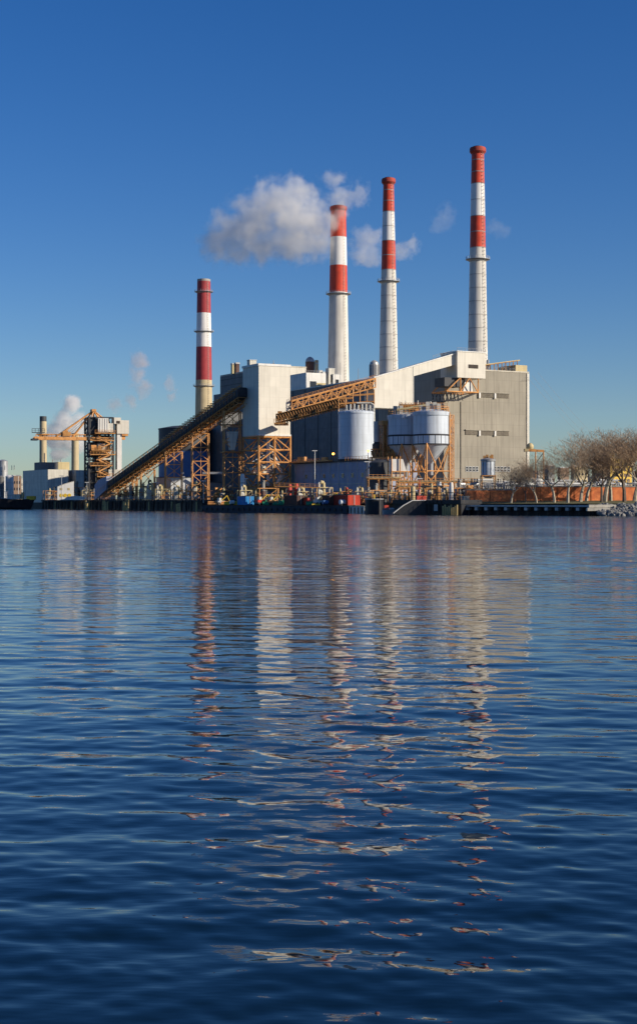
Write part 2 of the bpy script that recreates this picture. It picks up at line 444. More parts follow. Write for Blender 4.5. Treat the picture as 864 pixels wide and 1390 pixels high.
# ================================================================== CHIMNEYS
def chimney(px, Y, ytop, segs, rtop, rbot, yref, label, rim=None, plats=(), seams=None, ladder=True, name='chimney', n=40, z0=G, group=None):
    """segs: list of (photo y where the band ends, material); radii in photo pixels at ytop / yref"""
    s = Y/F; X = WX(px, Y)
    t = thing(name, label, 'chimney', (X, Y, z0), 0, group)
    zt = WZ(ytop, Y)-z0; zr = WZ(yref, Y)-z0
    rt, rb = rtop*s, rbot*s
    def rad(z): return rt + (rb-rt)*(zt-z)/(zt-zr)
    mats = []; prof = []; mis = []
    bands = [(ytop, None)]+list(segs)
    zs = [WZ(y, Y)-z0 for y, _ in segs]; zs[-1] = 0
    lo = 0
    items = []
    prev = zt
    for (y, m), z in zip(segs, zs): items.append((z, prev, m)); prev = z
    items.reverse()
    for za, zb, m in items:
        if m not in mats: mats.append(m)
        mi = mats.index(m)
        if 'seamdark' not in mats: mats.append('seamdark')
        si = mats.index('seamdark')
        nn = max(1, round((zb-za)/(seams or 1e9)))
        for k in range(nn):
            a, b = za+(zb-za)*k/nn, za+(zb-za)*(k+1)/nn
            prof.append((rad(a), a)); mis.append(mi)
            if seams and b-a > 1:
                prof.append((rad(b)-.0, b-.26)); mis.append(si if m != 'bandwhite' else mi)
                prof.append((rad(b)+.05, b-.3)); mis.append(si)
    prof.append((rad(zt), zt)); 
    MB().lathe(prof, n=n, mis=mis[:len(prof)-1]).build('shaft', mats, t, True)
    if rim:
        rh, rw, rm = rim
        MB().lathe([(rad(zt)+.02, zt-rh), (rad(zt)+rw, zt-rh*.6), (rad(zt)+rw, zt-.25), (rad(zt)+rw*.7, zt+.25), (rad(zt)*.8, zt+.3)], n=n).build('cap', rm, t, True)
        MB().lathe([(rad(zt)*.78, zt+.3), (rad(zt)*.78, zt+.75)], n=n).build('flue_liner', 'darktank', t, True)
    for py in plats:
        z = WZ(py, Y)-z0; r = rad(z)
        m = MB().lathe([(r, z-.3), (r+1.7, z-.1), (r+1.7, z+.08), (r, z+.12)], n=n)
        w = m.build('walkway', 'galv', t)
        g = MB()
        for zz in (.6, 1.15):
            for i in range(24):
                a0, a1 = 2*math.pi*i/24, 2*math.pi*(i+1)/24
                g.beam((math.cos(a0)*(r+1.6), math.sin(a0)*(r+1.6), z+zz), (math.cos(a1)*(r+1.6), math.sin(a1)*(r+1.6), z+zz), .08)
        for i in range(24):
            a0 = 2*math.pi*i/24
            g.beam((math.cos(a0)*(r+1.6), math.sin(a0)*(r+1.6), z), (math.cos(a0)*(r+1.6), math.sin(a0)*(r+1.6), z+1.15), .09)
        g.build('handrail', 'galv', w)
        MB().lathe([(r+.05,z-.9),(r+.9,z-.36)],n=n).build('support_cone', 'galv', w, True)
    if ladder:
        g = MB(); az = math.radians(-52); ca, sa = math.cos(az), math.sin(az); k = 0; z = 20
        tx, ty = -sa, ca
        zz = 18.
        r0_, r1_ = rad(zz)+.5, rad(zt)+.5
        for o_ in (-.35, .35):
            g.beam((ca*r0_+tx*o_, sa*r0_+ty*o_, zz), (ca*r1_+tx*o_, sa*r1_+ty*o_, zt-1), .12)
        while zz < zt-2:
            r = rad(zz)+.5
            g.beam((ca*r-tx*.4, sa*r-ty*.4, zz), (ca*r+tx*.4, sa*r+ty*.4, zz), .16); 
            g.beam((ca*(r-.5), sa*(r-.5), zz), (ca*(r+.45), sa*(r+.45), zz), .1)
            zz += 1.5
        g.build('ladder', 'seamdark', t)
    return t

def chimneys():
    chimney(648, 616, 201, [(249,'red'),(293,'bandwhite'),(336,'red'),(700,'shaft')], 8.3, 13.4, 490,
            'tallest red and white banded smokestack, rising behind the tan boiler house', (2.6,.85,'sootred'), (352,), 5.6)
    chimney(527, 676, 243, [(287,'red'),(326.5,'bandwhite'),(366,'red'),(700,'shaft')], 7.0, 12.6, 490,
            'slim red and white banded smokestack, second from the right, behind the sloping white gallery', (2.6,.85,'sootred'), (382,), 5.8)
    chimney(459, 742, 281, [(322,'red'),(360.5,'bandwhite'),(397,'red'),(700,'shaft')], 10.2, 14.6, 520,
            'thick red and white smokestack with steam blowing off its top', (2.2,.5,'sootred'), (399,), None)
    chimney(276.5, 983, 379, [(382,'seamdark'),(425,'maroon'),(471,'bandwhite'),(516,'maroon'),(700,'shaft_tan')], 8.9, 11.2, 530,
            'dull maroon and white smokestack farthest to the left above the dark tank', None, (396,450,524), None)
    # two tan stacks of the far plant on the left
    t = chimney(58.5, 770, 565, [(572,'darktank'),(700,'shaft_tan')], 4.6, 5.0, 640, 'slender tan chimney with a black top left of the crane boom', None, (590,), None, ladder=False, name='tan_chimney')
    t = chimney(102, 780, 588, [(700,'shaft_tan')], 4.8, 5.2, 660, 'plain tan chimney rising behind the orange crane boom', None, (), None, ladder=False, name='tan_chimney')
    # trumpet-like steam vent of S1's neighbour is left to the plume

# ================================================================== BUILDINGS
def block(parent, name, mat, x0, x1, y0, y1, z0, z1, parapet=True):
    m = MB().box(x0,x1,y0,y1,z0,z1); o = m.build(name, mat, parent)
    if parapet:
        p = MB()
        for (a,b,c,d) in ((x0-.15,x1+.15,y0-.15,y0+.15),(x0-.15,x1+.15,y1-.15,y1+.15),(x0-.15,x0+.15,y0+.16,y1-.16),(x1-.15,x1+.15,y0+.16,y1-.16)):
            p.box(a,b,c,d,z1+.004,z1+.5)
        p.build('parapet', 'concpale' if mat in ('cream','tan','white','offwhite') else 'galv', parent)
    return o

def boiler_house():
    Y = 545; t = thing('boiler_house', 'huge windowless boiler house with tan lit front and dark side, behind the silos', 'power station', (WX(602,Y),Y,G), TH)
    w, s = span(602, Y, 395, 717)
    H = WZ(500.5, Y)-G
    block(t, 'wall', 'tan', 0, w, 0, 48, 0, H)
    # darker cladding sheet on the side facing the river, proud of the wall
    MB().box(w-.9, w+.1, -.3, -.004, 0, H-.2).build('corner_pilaster', 'cream', t)
    def fx(px): # local x on the lit face for a photo x
        return span(602, Y, 500, px)[0]
    def zz(py, x): return WZ(py, Y+x*math.sin(TH))-G
    for (pa, pb, ya, yb, m) in ((647,690,533,539,'seamdark'),(631,690,584,590,'seamdark')):
        xa, xb = fx(pa), fx(pb); zb, za = zz(ya, xa), zz(yb, xa)
        lv = MB().box(xa, xb, -.06, -.004, za, zb).build('louvre_bank', 'brownbld', t)
        sl = MB()
        for k in range(5):
            z = za+(zb-za)*(k+.5)/5; sl.box(xa, xb, -.35, -.07, z-.02, z+.12)
        sl.build('louvre_slats', 'tan', lv)
        hd = MB().box(xa-.2, xb+.2, -.6, -.004, zb+.01, zb+.35).build('drip_hood', 'tan', lv)
        for pc in (649.5, 670.5):
            xc = fx(pc); MB().box(xc-.35, xc+.35, -.7, -.36, za-.3, zb-.02).build('scupper_box', 'white', lv)
    # row of low windows
    for (pa, pb) in ((631,649),(664,692)):
        xa, xb = fx(pa), fx(pb); n = max(2, round((xb-xa)/1.6))
        zb, za = zz(633, xa), zz(640, xa)
        for k in range(n):
            a = xa+(xb-xa)*k/n+.15; b = xa+(xb-xa)*(k+1)/n-.15
            f = MB().box(a, b, -.12, -.004, za, zb).build('window', 'galv', t)
            MB().box(a+.15,b-.15,-.16,-.125,za+.15,(za+zb)/2-.1).box(a+.15,b-.15,-.16,-.125,(za+zb)/2+.1,zb-.15).build('pane','glass',f)
    # rainwater pipes and faint buttresses
    for pc in (625,):
        xc = fx(pc); MB().box(xc-.12,xc+.12,-.3,-.004,0,H-12).build('downpipe','tan',t)
    # roof house
    xa, xb = fx(700.5), fx(716)
    z1 = zz(495, xa); 
    r = MB().box(xa, xb, .5, 12, H+.01, z1).build('roof_house', 'yellowbox', t)
    MB().box(xa-.06, xa-.004, 2.5, 5.5, H+.1, z1-.6).build('door', 'dark', r)
    # pipe rack on the roof
    xs = fx(660); rk = MB(); n = 9
    xe = fx(708)
    for k in range(n+1):
        x = xs+(xe-xs)*k/n; h = 2.2+2.6*k/n
        for y in (3, 8): rk.beam((x,y,H), (x,y,H+h), .25)
        rk.beam((x,3,H+h), (x,8,H+h), .25)
        if k < n:
            x2 = xs+(xe-xs)*(k+1)/n; h2 = 2.2+2.6*(k+1)/n
            for y in (3, 8): rk.beam((x,y,H+h), (x2,y,H+h2), .22)
            if k % 2: rk.beam((x,3,H), (x2,3,H+h2), .14)
    rack = rk.build('roof_pipe_rack', 'orange2', t)
    pp = MB()
    for y in (3.6, 4.8, 6.2):
        pp.tube((xs, y, H+2.45), (xe+1.5, y, H+5.1), .28, n=6)
    pp.build('pipe', 'yellowbox', rack)
    for px in (657, 672): 
        x = fx(px); MB().tube((x, 5, H), (x, 5, H+4.8), .5, n=8).build('roof_vent', 'galv', t)
    rl = MB(); railing(rl, (fx(640),.6,H+.5), (fx(700),.6,H+.5), 1.1, 2.2, .1); rl.build('roof_railing','galv',t)
    # ---- turbine hall: the long dark wall stretching left
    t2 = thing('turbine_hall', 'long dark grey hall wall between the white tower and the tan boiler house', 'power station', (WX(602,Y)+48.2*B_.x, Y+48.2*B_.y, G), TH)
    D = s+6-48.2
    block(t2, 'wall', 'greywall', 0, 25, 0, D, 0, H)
    g = MB()
    for k in range(7): g.box(-.14,-.004, 3+k*(D-6)/6.4, 3.5+k*(D-6)/6.4, 0, H-.5)
    g.build('wall_rib', 'darktank', t2)
    # low grey annex with lights at its eaves
    t4 = thing('penthouse', 'white rooftop penthouse box with a dark doorway right of the white tower', 'building', (WX(415,646),646,H+G+.01), TH)
    w4, s4 = span(415, 646, 392, 442)
    hh = WZ(505.5,646)-H-G
    block(t4, 'wall', 'white', 0, w4, 0, s4, 0, hh, False)
    MB().box(w4*.20,w4*.52,-.08,-.004,.2,hh*.5).build('door','glass',t4)
    MB().box(w4*.54,w4*.99,-.07,-.004,.2,hh*.42).build('lower_panel','yellowbox',t4)
    r = MB(); railing(r,(0,.3,hh),(w4,.3,hh),1.,1.5,.1); r.build('handrail','galv',t4)
    # ---- tall left section behind the white tower
    Yl = 545+.883*140; Xl = WX(602,545)-.469*140
    t3 = thing('high_boiler_house', 'taller dark boiler house block behind the white tower, cream on its right end', 'power station', (Xl,Yl,G), TH)
    H3 = 61.8
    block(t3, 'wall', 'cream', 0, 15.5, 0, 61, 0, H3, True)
    MB().box(-.25,-.004,.2,60.9,0,H3-.2).build('side_shade_sheet','greywall',t3)  # dark sheet over the cream wall paints in the shade of this side
    MB().box(-2.8,-.26,50,63,0,H3-9).build('stair_block','greywall',t3)
    gg = MB()
    for z in (H3-2.3, H3-5.2): gg.box(-.4,-.254,.3,60.6,z,z+.35)
    gg.build('wall_band','darktank',t3)
    def roofthing(name, label, cat, px, Yv, zb): return thing(name, label, cat, (WX(px,Yv),Yv,zb), TH)
    zr = H3+G+.01
    for k,(px,yt,m) in enumerate(((316.5,493,'yellowbox'),(321.5,492,'brownbox'))):
        v = roofthing('roof_stack', ['buff box stack on the dark roof left of the white tower','brown box stack beside the buff one on the dark roof'][k], 'vent', px, 708, zr)
        h = WZ(yt,708)-zr
        MB().box(-.9,.9,-.9,.9,0,h).build('duct',m,v); MB().box(-1.05,1.05,-1.05,1.05,h-.6,h-.1).build('collar','galv',v)
    v = roofthing('roof_house','grey box house showing just above the top of the white tower','building',339,672,zr)
    MB().box(0,3.4,0,3,0,WZ(488.5,672)-zr).build('wall','offwhite',v); MB().box(-.2,3.6,-.2,3.2,WZ(488.5,672)-zr,WZ(488.5,672)-zr+.2).build('roof','galv',v)
    # dark tank with dome
    v = roofthing('dome_tank','dark rooftop tank with a pale dome left of the steaming smokestack','tank',420.5,690,zr-3)
    sx = 690/F
    MB().lathe([(6.2*sx,0),(6.2*sx,WZ(491,690)-zr+3)],n=24).build('shell','brownbox',v,True)
    zc = WZ(491,690)-zr+3
    MB().lathe([(6.3*sx,zc),(5.6*sx,zc+1.0),(4.0*sx,zc+1.8),(1.6*sx,zc+2.3),(.3,zc+2.4)],n=24).build('dome','dome',v,True)
    v = roofthing('small_silo','small pale cylinder standing right of the dark domed tank','tank',429.5,690,zr-3)
    MB().lathe([(2.6*sx,0),(2.6*sx,WZ(489.5,690)-zr+3),(2.2*sx,WZ(489.5,690)-zr+3.3)],n=18).build('shell','shaft_tan',v,True); MB().lathe([(2.8*sx,6),(2.8*sx,6.4)],n=18).build('band','galv',v,True)
    v = roofthing('dome_tank','grey ribbed tank with a domed lid between the two right hand smokestacks','tank',507.5,640,H+G)
    sx = 640/F; zc = WZ(495,640)-H-G
    MB().lathe([(6.3*sx,0),(6.3*sx,zc)],n=24).build('shell','galv',v,True)
    MB().lathe([(6.4*sx,zc),(5.6*sx,zc+1.0),(3.8*sx,zc+1.5),(1.6*sx,zc+1.9),(.3,zc+2.0)],n=24).build('dome','dome',v,True)
    rb = MB()
    for i in range(20):
        a = 6.283*i/20; rb.beam((math.cos(a)*6.5*sx,math.sin(a)*6.5*sx,0),(math.cos(a)*6.5*sx,math.sin(a)*6.5*sx,zc),.18)
    rb.build('rib','seamdark',v)
    # equipment clusters on the roof near stack 1
    specs = [(446,500,3.2,3,'offwhite','pale ventilation house at the foot of the steaming smokestack'),
             (438,505,2.2,2.4,'galv','grey ventilation box left of the steaming smokestack'),
             (452,508,4,3,'white','white low ventilation house in front of the steaming smokestack'),
             (433,503,1.6,2,'offwhite','small cream ventilation box beside the domed tank')]
    for px, yt, wd, dp, m, lb in specs:
        v = roofthing('ventilation_house', lb, 'building', px, 655, H+G+.01); h = WZ(yt,655)-H-G
        MB().box(0,wd,0,dp,0,h).build('wall',m,v); MB().box(-.1,wd+.1,-.1,dp+.1,h,h+.2).build('roof','galv',v)
        MB().box(wd*.3,wd*.7,-.05,-.004,h*.4,h*.7).build('vent_panel','glass',v)
    for k,(px,yt,hY,lb) in enumerate(((454,490,650,'thin rod mast in front of the steaming smokestack'),(461.5,492,650,'shorter thin rod mast nearer the second smokestack'),
                               (486,500,640,'rod mast standing where the long truss rises right of the steaming smokestack'),(404,497,690,'short mast on the cream roof edge'),
                               (371,489,504,'small twin aerial on top of the white tower'))):
        zb = {650:H+G,640:H+G,690:zr,504:WZ(494,504)}[hY]
        v = thing('mast', lb, 'mast', (WX(px,hY),hY,zb),0); h = WZ(yt,hY)-zb
        MB().tube((0,0,0),(0,0,h),.14,.09,n=6).build('pole','seamdark',v); MB().box(-.35,.35,-.35,.35,0,.25).build('base','galv',v)

def white_tower():
    Y = 500; w, d = span(351, Y, 329.4, 393.7)
    z0, z1 = WZ(590.8,Y)-G, WZ(494,Y)-G
    t = thing('transfer_tower', 'tall white windowless box tower on orange steel legs where both conveyors meet', 'tower', (WX(351,Y),Y,G), TH)
    MB().box(0,w,0,d,z0,z1).build('cladding','cream',t)
    p = MB()
    p.box(-.2,w+.2,-.2,0-.004,z1-.5,z1+.25); p.box(-.3,-.13,-.2,d+.2,z1-.5,z1+.25)
    p.box(-.2,w+.2,-.3,-.004,z0-.1,z0+.5); p.build('flashing','white',t)
    # frame under the box
    zs = [z0-.6, z0-5.6, z0-9.6, z0-13.6, z0-17.4]
    b = MB(); ww = .55
    lv = [z0-.5, WZ(610,Y)-G, WZ(627,Y)-G, WZ(643,Y)-G, WZ(660,Y)-G]
    for z in lv:
        for (p_, q) in (((0,0),(w,0)),((w,0),(w,d)),((w,d),(0,d)),((0,d),(0,0)),((0,d/2),(w,d/2)),((w/2,0),(w/2,d))):
            b.beam((*p_, z), (*q, z), ww*.8)
    for k in range(4):
        za, zb = lv[k], lv[k+1]
        for y in (0, d):
            if k in (0,1): 
                b.beam((w/2,y,za),(w,y,zb),.4); b.beam((w/2,y,za),(0,y,zb),.4)
            elif k == 2:
                b.beam((w/2,y,za),(w,y,zb),.4); b.beam((w/2,y,za),(0,y,zb),.4)
            else:
                b.beam((0,y,za),(w/2,y,zb),.4); b.beam((w,y,za),(w/2,y,zb),.4)
        for x in (0, w):
            b.beam((x,0,za),(x,d/2,zb),.35); b.beam((x,d,za),(x,d/2,zb),.35)
    br = b.build('leg_frame','orange',t)
    for (x,y) in ((0,0),(w,0),(0,d),(w,d),(w*.5,0),(w*.5,d)):
        MB().beam((x,y,0),(x,y,z0),.65).build('leg','orange' if y == 0 else 'orange2',br)
    # chutes, stair and plant inside the frame
    c = MB(); c.tube((w*.38,2,lv[4]),(w*.38,2,z0),.55,n=10); c.tube((w*.5,2.5,lv[1]),(w*.86,2.5,lv[3]),.45,n=8)
    c.tube((w*.9,4,lv[3]),(w*.65,4,lv[4]-3),.8,n=8); c.build('coal_chute','white',t)
    c = MB()
    for k in range(4):
        za, zb = lv[4-k], lv[3-k]
        c.beam((w*.1,d*.7,za),(w*.8,d*.7,zb),.5,.2); c.box(w*.8,w*.97,d*.55,d*.9,zb-.2,zb)
        c.beam((w*.8,d*.35,za),(w*.1,d*.35,zb),.3,.2)
    c.build('stair','galv',t)
    c = MB()
    for k in range(3): c.box(w*.06+k*3.1, w*.06+k*3.1+2, d*.4, d*.7, lv[3]+.3, lv[3]+2.2+k*.7)
    c.build('drive_housing','offwhite',t)
    c = MB(); c.box(-1,w+1,-1.2,d+1,lv[4]-1.6,lv[4]-.5); c.build('deck','orange2',t)
    r = MB(); 
    for z in (lv[3]+.3,lv[4]-.4): 
        railing(r,(0,-.3,z),(w,-.3,z),1.1,1.5,.1); railing(r,(-.3,0,z),(-.3,d,z),1.1,1.5,.1)
    r.build('handrail','orange2',t)

def conveyor_left():
    A = W(143,669,592); Bp = W(330,538,507)
    t = thing('coal_conveyor','long dark inclined coal conveyor on orange trestles climbing from the unloader to the white tower','conveyor',(A.x,A.y,G),0)
    O = Vector((A.x,A.y,G)); a = A-O; b = Bp-O
    up = Vector((0,0,1)); dh = Vector((b.x-a.x,b.y-a.y,0)).normalized(); sd = Vector((-dh.y,dh.x,0))
    # enclosed belt housing
    hs = MB(); L = (b-a).length; 
    w2, h = 2.1, 3.1
    k = 0
    def ring(p):
        return [tuple(p+sd*w2), tuple(p-sd*w2), tuple(p-sd*w2+up*h*.75), tuple(p-sd*w2*.6+up*h), tuple(p+sd*w2*.6+up*h), tuple(p+sd*w2+up*h*.75)]
    hs.v = ring(a)+ring(b)
    for i in range(6):
        j = (i+1)%6; hs.f.append((i,j,6+j,6+i)); hs.m.append(0)
    hs.f += [(5,4,3,2,1,0),(6,7,8,9,10,11)]; hs.m += [0,0]
    hs.build('belt_housing','dark',t)
    # stiffeners on the housing sides
    rb = MB(); n = 56
    for i in range(n+1):
        p = a.lerp(b,i/n)
        rb.beam(p-sd*(w2+.1)-up*.2, p-sd*(w2+.1)+up*h*.8,.16)
    rb.build('housing_rib','brownbox',t)
    tr = MB(); truss(tr, a-up*2.5, b-up*2.5, 4.0, 2.1, 34, .3, wd=.18); tr.build('truss','orange',t)
    # walkway at the shaded side and handrails
    wk = MB(); wk.beam(a+sd*2.9-up*.35, b+sd*2.9-up*.35, 1.2,.12); wk.beam(a+sd*2.9-up*.1, b+sd*2.9-up*.1, 1.2,.12)
    wk.build('walkway','orange2',t)
    r = MB()
    for s_ in (-3.4,): railing(r, a+sd*s_, b+sd*s_, 1.2, 2.6, .1)
    railing(r, a+up*h-sd*1.2, b+up*h-sd*1.2, .8, 3, .24)
    r.build('handrail','orange',t)
    # sheds over the upper third: flat orange plates like steps
    st = MB(); n = 26
    for i in range(n):
        p = a.lerp(b,.48+.50*i/n)+up*(h+1.0)
        dq=Vector((dh.x,dh.y,0)).normalized(); [st.tube(p-dq*1.3+sd*o_, p+dq*1.3+sd*o_, .24, n=6) for o_ in (-1.6,0,1.6)]; st.beam(p-up*1.1,p,.2)
    st.build('top_plates','orange',t)
    # trestles
    for (pa,pb,f,n,dk) in ((180,186,.17,2,0),(191,210,.295,2,0),(224,247,.47,4,0),(260,283,.655,5,0),(303,326,.885,6,1)):
        pm = (pa+pb)/2; p = a.lerp(b,f); 
        # find the fraction where the conveyor is seen at pm
        lo, hi = 0, 1
        for _ in range(30):
            m_ = (lo+hi)/2; q = a.lerp(b,m_)+O
            if 432+F*q.x/q.y < pm: lo = m_
            else: hi = m_
        p = a.lerp(b,lo); Yp = (p+O).y
        wd = (pb-pa)/F*Yp/1.02
        e = bpy.data.objects.new('trestle', None)
        ztop = p.z-2.5
        tw = lattice(None, -wd/2, wd/2, -1.2, 1.2, 0, ztop, n, .38, .26, 'orange', sides=False)
        bpy.data.objects.remove(e)
        tw.name = 'trestle'; tw.parent = t; tw.location = (p.x,p.y,0); tw.rotation_euler = (0,0,math.radians(16))
        if n >= 6:
            MB().box(-wd*.6,wd*.7,-3,3,ztop*.55,ztop*.55+.4).build('platform','orange2',tw)
            c = MB(); c.prism([(-1.6,ztop*.78),(2,ztop*.78),(.7,ztop*.58),(-.7,ztop*.58)],-1.6,1.6); c.build('hopper','offwhite',tw)
    # drive platform at the top, beside the tower
    pl = MB(); q = a.lerp(b,.87); pl.box(q.x-1, q.x+7.5, q.y-3.6, q.y-.6+2, q.z-5.2, q.z-4.9)
    railing(pl,(q.x-1,q.y-3.6,q.z-4.9),(q.x+7.5,q.y-3.6,q.z-4.9),1.1,1.2,.12)
    pl.build('drive_platform','orange2',t)
    # boot hood at the foot
    d = MB(); 
    dirx = dh
    e = MB(); 
    for p_, hh in ((a,2.2),): pass
    hd = MB(); ps = []
    for s_ in (-2.6,2.6):
        ps += [a+dh*-4.5+sd*s_-up*3.0, a+dh*6+sd*s_+up*1.4, a+dh*6+sd*s_+up*6.6, a-dh*1+sd*s_+up*5.2, a-dh*4.5+sd*s_+up*3.2]
    hd.v = [tuple(p) for p in ps]; hd.f = [(0,1,2,3,4),(9,8,7,6,5)]+[(i,5+i,5+(i+1)%5,(i+1)%5) for i in range(5)]; hd.m=[0]*7
    hd.build('boot_hood','bluewall',t)
    # light on mid trestle
    fl = MB(); q = a.lerp(b,.62); fl.box(q.x-1.2,q.x-.4,q.y-5,q.y-4.4,q.z-13.6,q.z-13.2); fl.box(q.x-.9,q.x,q.y-5,q.y-4.4,q.z-15,q.z-14.6); fl.build('floodlight','offwhite',t)

def conveyor_right():
    # upper truss gallery
    A = W(393.5,557,506); Bp = W(507,526,516)
    t = thing('truss_conveyor','upper orange lattice conveyor bridge rising from the white tower to the sloping white gallery','conveyor',(A.x,A.y,A.z),0)
    O = A.copy(); a = Vector((0,0,0)); b = Bp-O; up = Vector((0,0,1))
    tr = MB(); truss(tr,a,b,3.6,3.0,15,.42,wd=.3); tr.build('truss','orange',t)
    bt = MB(); bt.beam(a+up*.9,b+up*.9,2.4,.5); bt.build('belt','dark',t)
    rf = MB(); rf.beam(a+up*3.3,b+up*3.3,4.2,.25); rf.build('roof','orange',t)
    r = MB(); 
    dh = Vector((b.x,b.y,0)).normalized(); sd = Vector((dh.y,-dh.x,0))
    railing(r,a+sd*1.9+up*.9,b+sd*1.9+up*.9,1.1,1.3,.16); railing(r,a+sd*1.7+up*3.4,b+sd*1.7+up*3.4,.9,2.,.1); r.build('handrail','orange',t)
    ch = MB(); n = 22
    for i in range(n):
        p = a.lerp(b,(i+.5)/n)+up*.6; ch.box(p.x-.35,p.x+.35,p.y-1.6,p.y+1.6,p.z,p.z+.5)
    ch.build('idler','offwhite',t)
    # lower covered conveyor to the silo
    A = W(376,574,494); Bp = W(468,551,489)
    t = thing('covered_conveyor','lower brown and orange conveyor bridge running from the white tower towards the pale silo','conveyor',(A.x,A.y,A.z),0)
    O = A.copy(); b = Bp-O
    tr = MB(); truss(tr,a,b,3.2,2.7,24,.36,wd=.28); tr.build('truss','orange2',t)
    h = MB(); h.beam(a+up*1.5,b+up*1.5,2.6,1.6); h.build('belt_housing','brownbox',t)
    lp = MB(); n = 26
    for i in range(n+1):
        p = a.lerp(b,i/n)+up*2.75; lp.box(p.x-.45,p.x+.45,-2.1+p.y,p.y+1.9,p.z,p.z+.28); lp.beam(p+Vector((0,-1.8,0)),p+Vector((.6,-1.9,-1.4)),.2)
    lp.build('roof_frames','orange',t)
    dr = MB()
    for i in range(n+1):
        p = a.lerp(b,i/n); dr.box(p.x-.25,p.x+.25,p.y-1.4,p.y+1.4,p.z-.7,p.z-.1)
    dr.build('floor_beam','orange2',t)
    e = MB(); e.box(-1,3.6,-2.2,8,-.5,0); railing(e,(-1,-2.2,0),(3.6,-2.2,0),1.2,1.1,.14); e.box(.2,1.6,-1,1,2.9,3.9); e.build('end_platform','orange2',t)
    # its brace back to the tower
    # head platform above the pale silo
    A = W(459,559,484)
    t = thing('silo_head_frame','orange steel head frame with pipes on top of the pale silo','platform',(A.x,A.y,WZ(560,484)),0)
    f = MB(); 
    wd = 48/F*484
    for x in (0,wd*.2,wd*.4,wd*.6,wd*.8,wd):
        for y in (-4,0): f.beam((x,y,0),(x,y,7.4 if x>wd*.3 else 4.4),.3)
    for y in (-4,0):
        f.beam((0,y,2.6),(wd,y,3.4),.4); f.beam((wd*.3,y,5.4),(wd,y,6),.3); f.beam((0,y,4.4),(wd*.4,y,4.6),.35)
    f.build('frame','orange',t)
    p = MB()
    for k in range(7):
        x = wd*(.22+.11*k); p.tube((x,-4.4,0),(x,-4.4,2.2+.3*(k%3)),.3,n=6); 
    p.path([(wd*.5,-4.6,2.9),(wd*.9,-4.6,2.9),(wd*.99,-4.6,2.2),(wd*1.02,-4.6,-14)],.28)
    p.build('pipe','offwhite',t)
    g = MB(); g.beam((wd*.2,-3,2.9),(wd,-3,3.1),1.6,.9); g.build('screw_conveyor','brownbox',t)

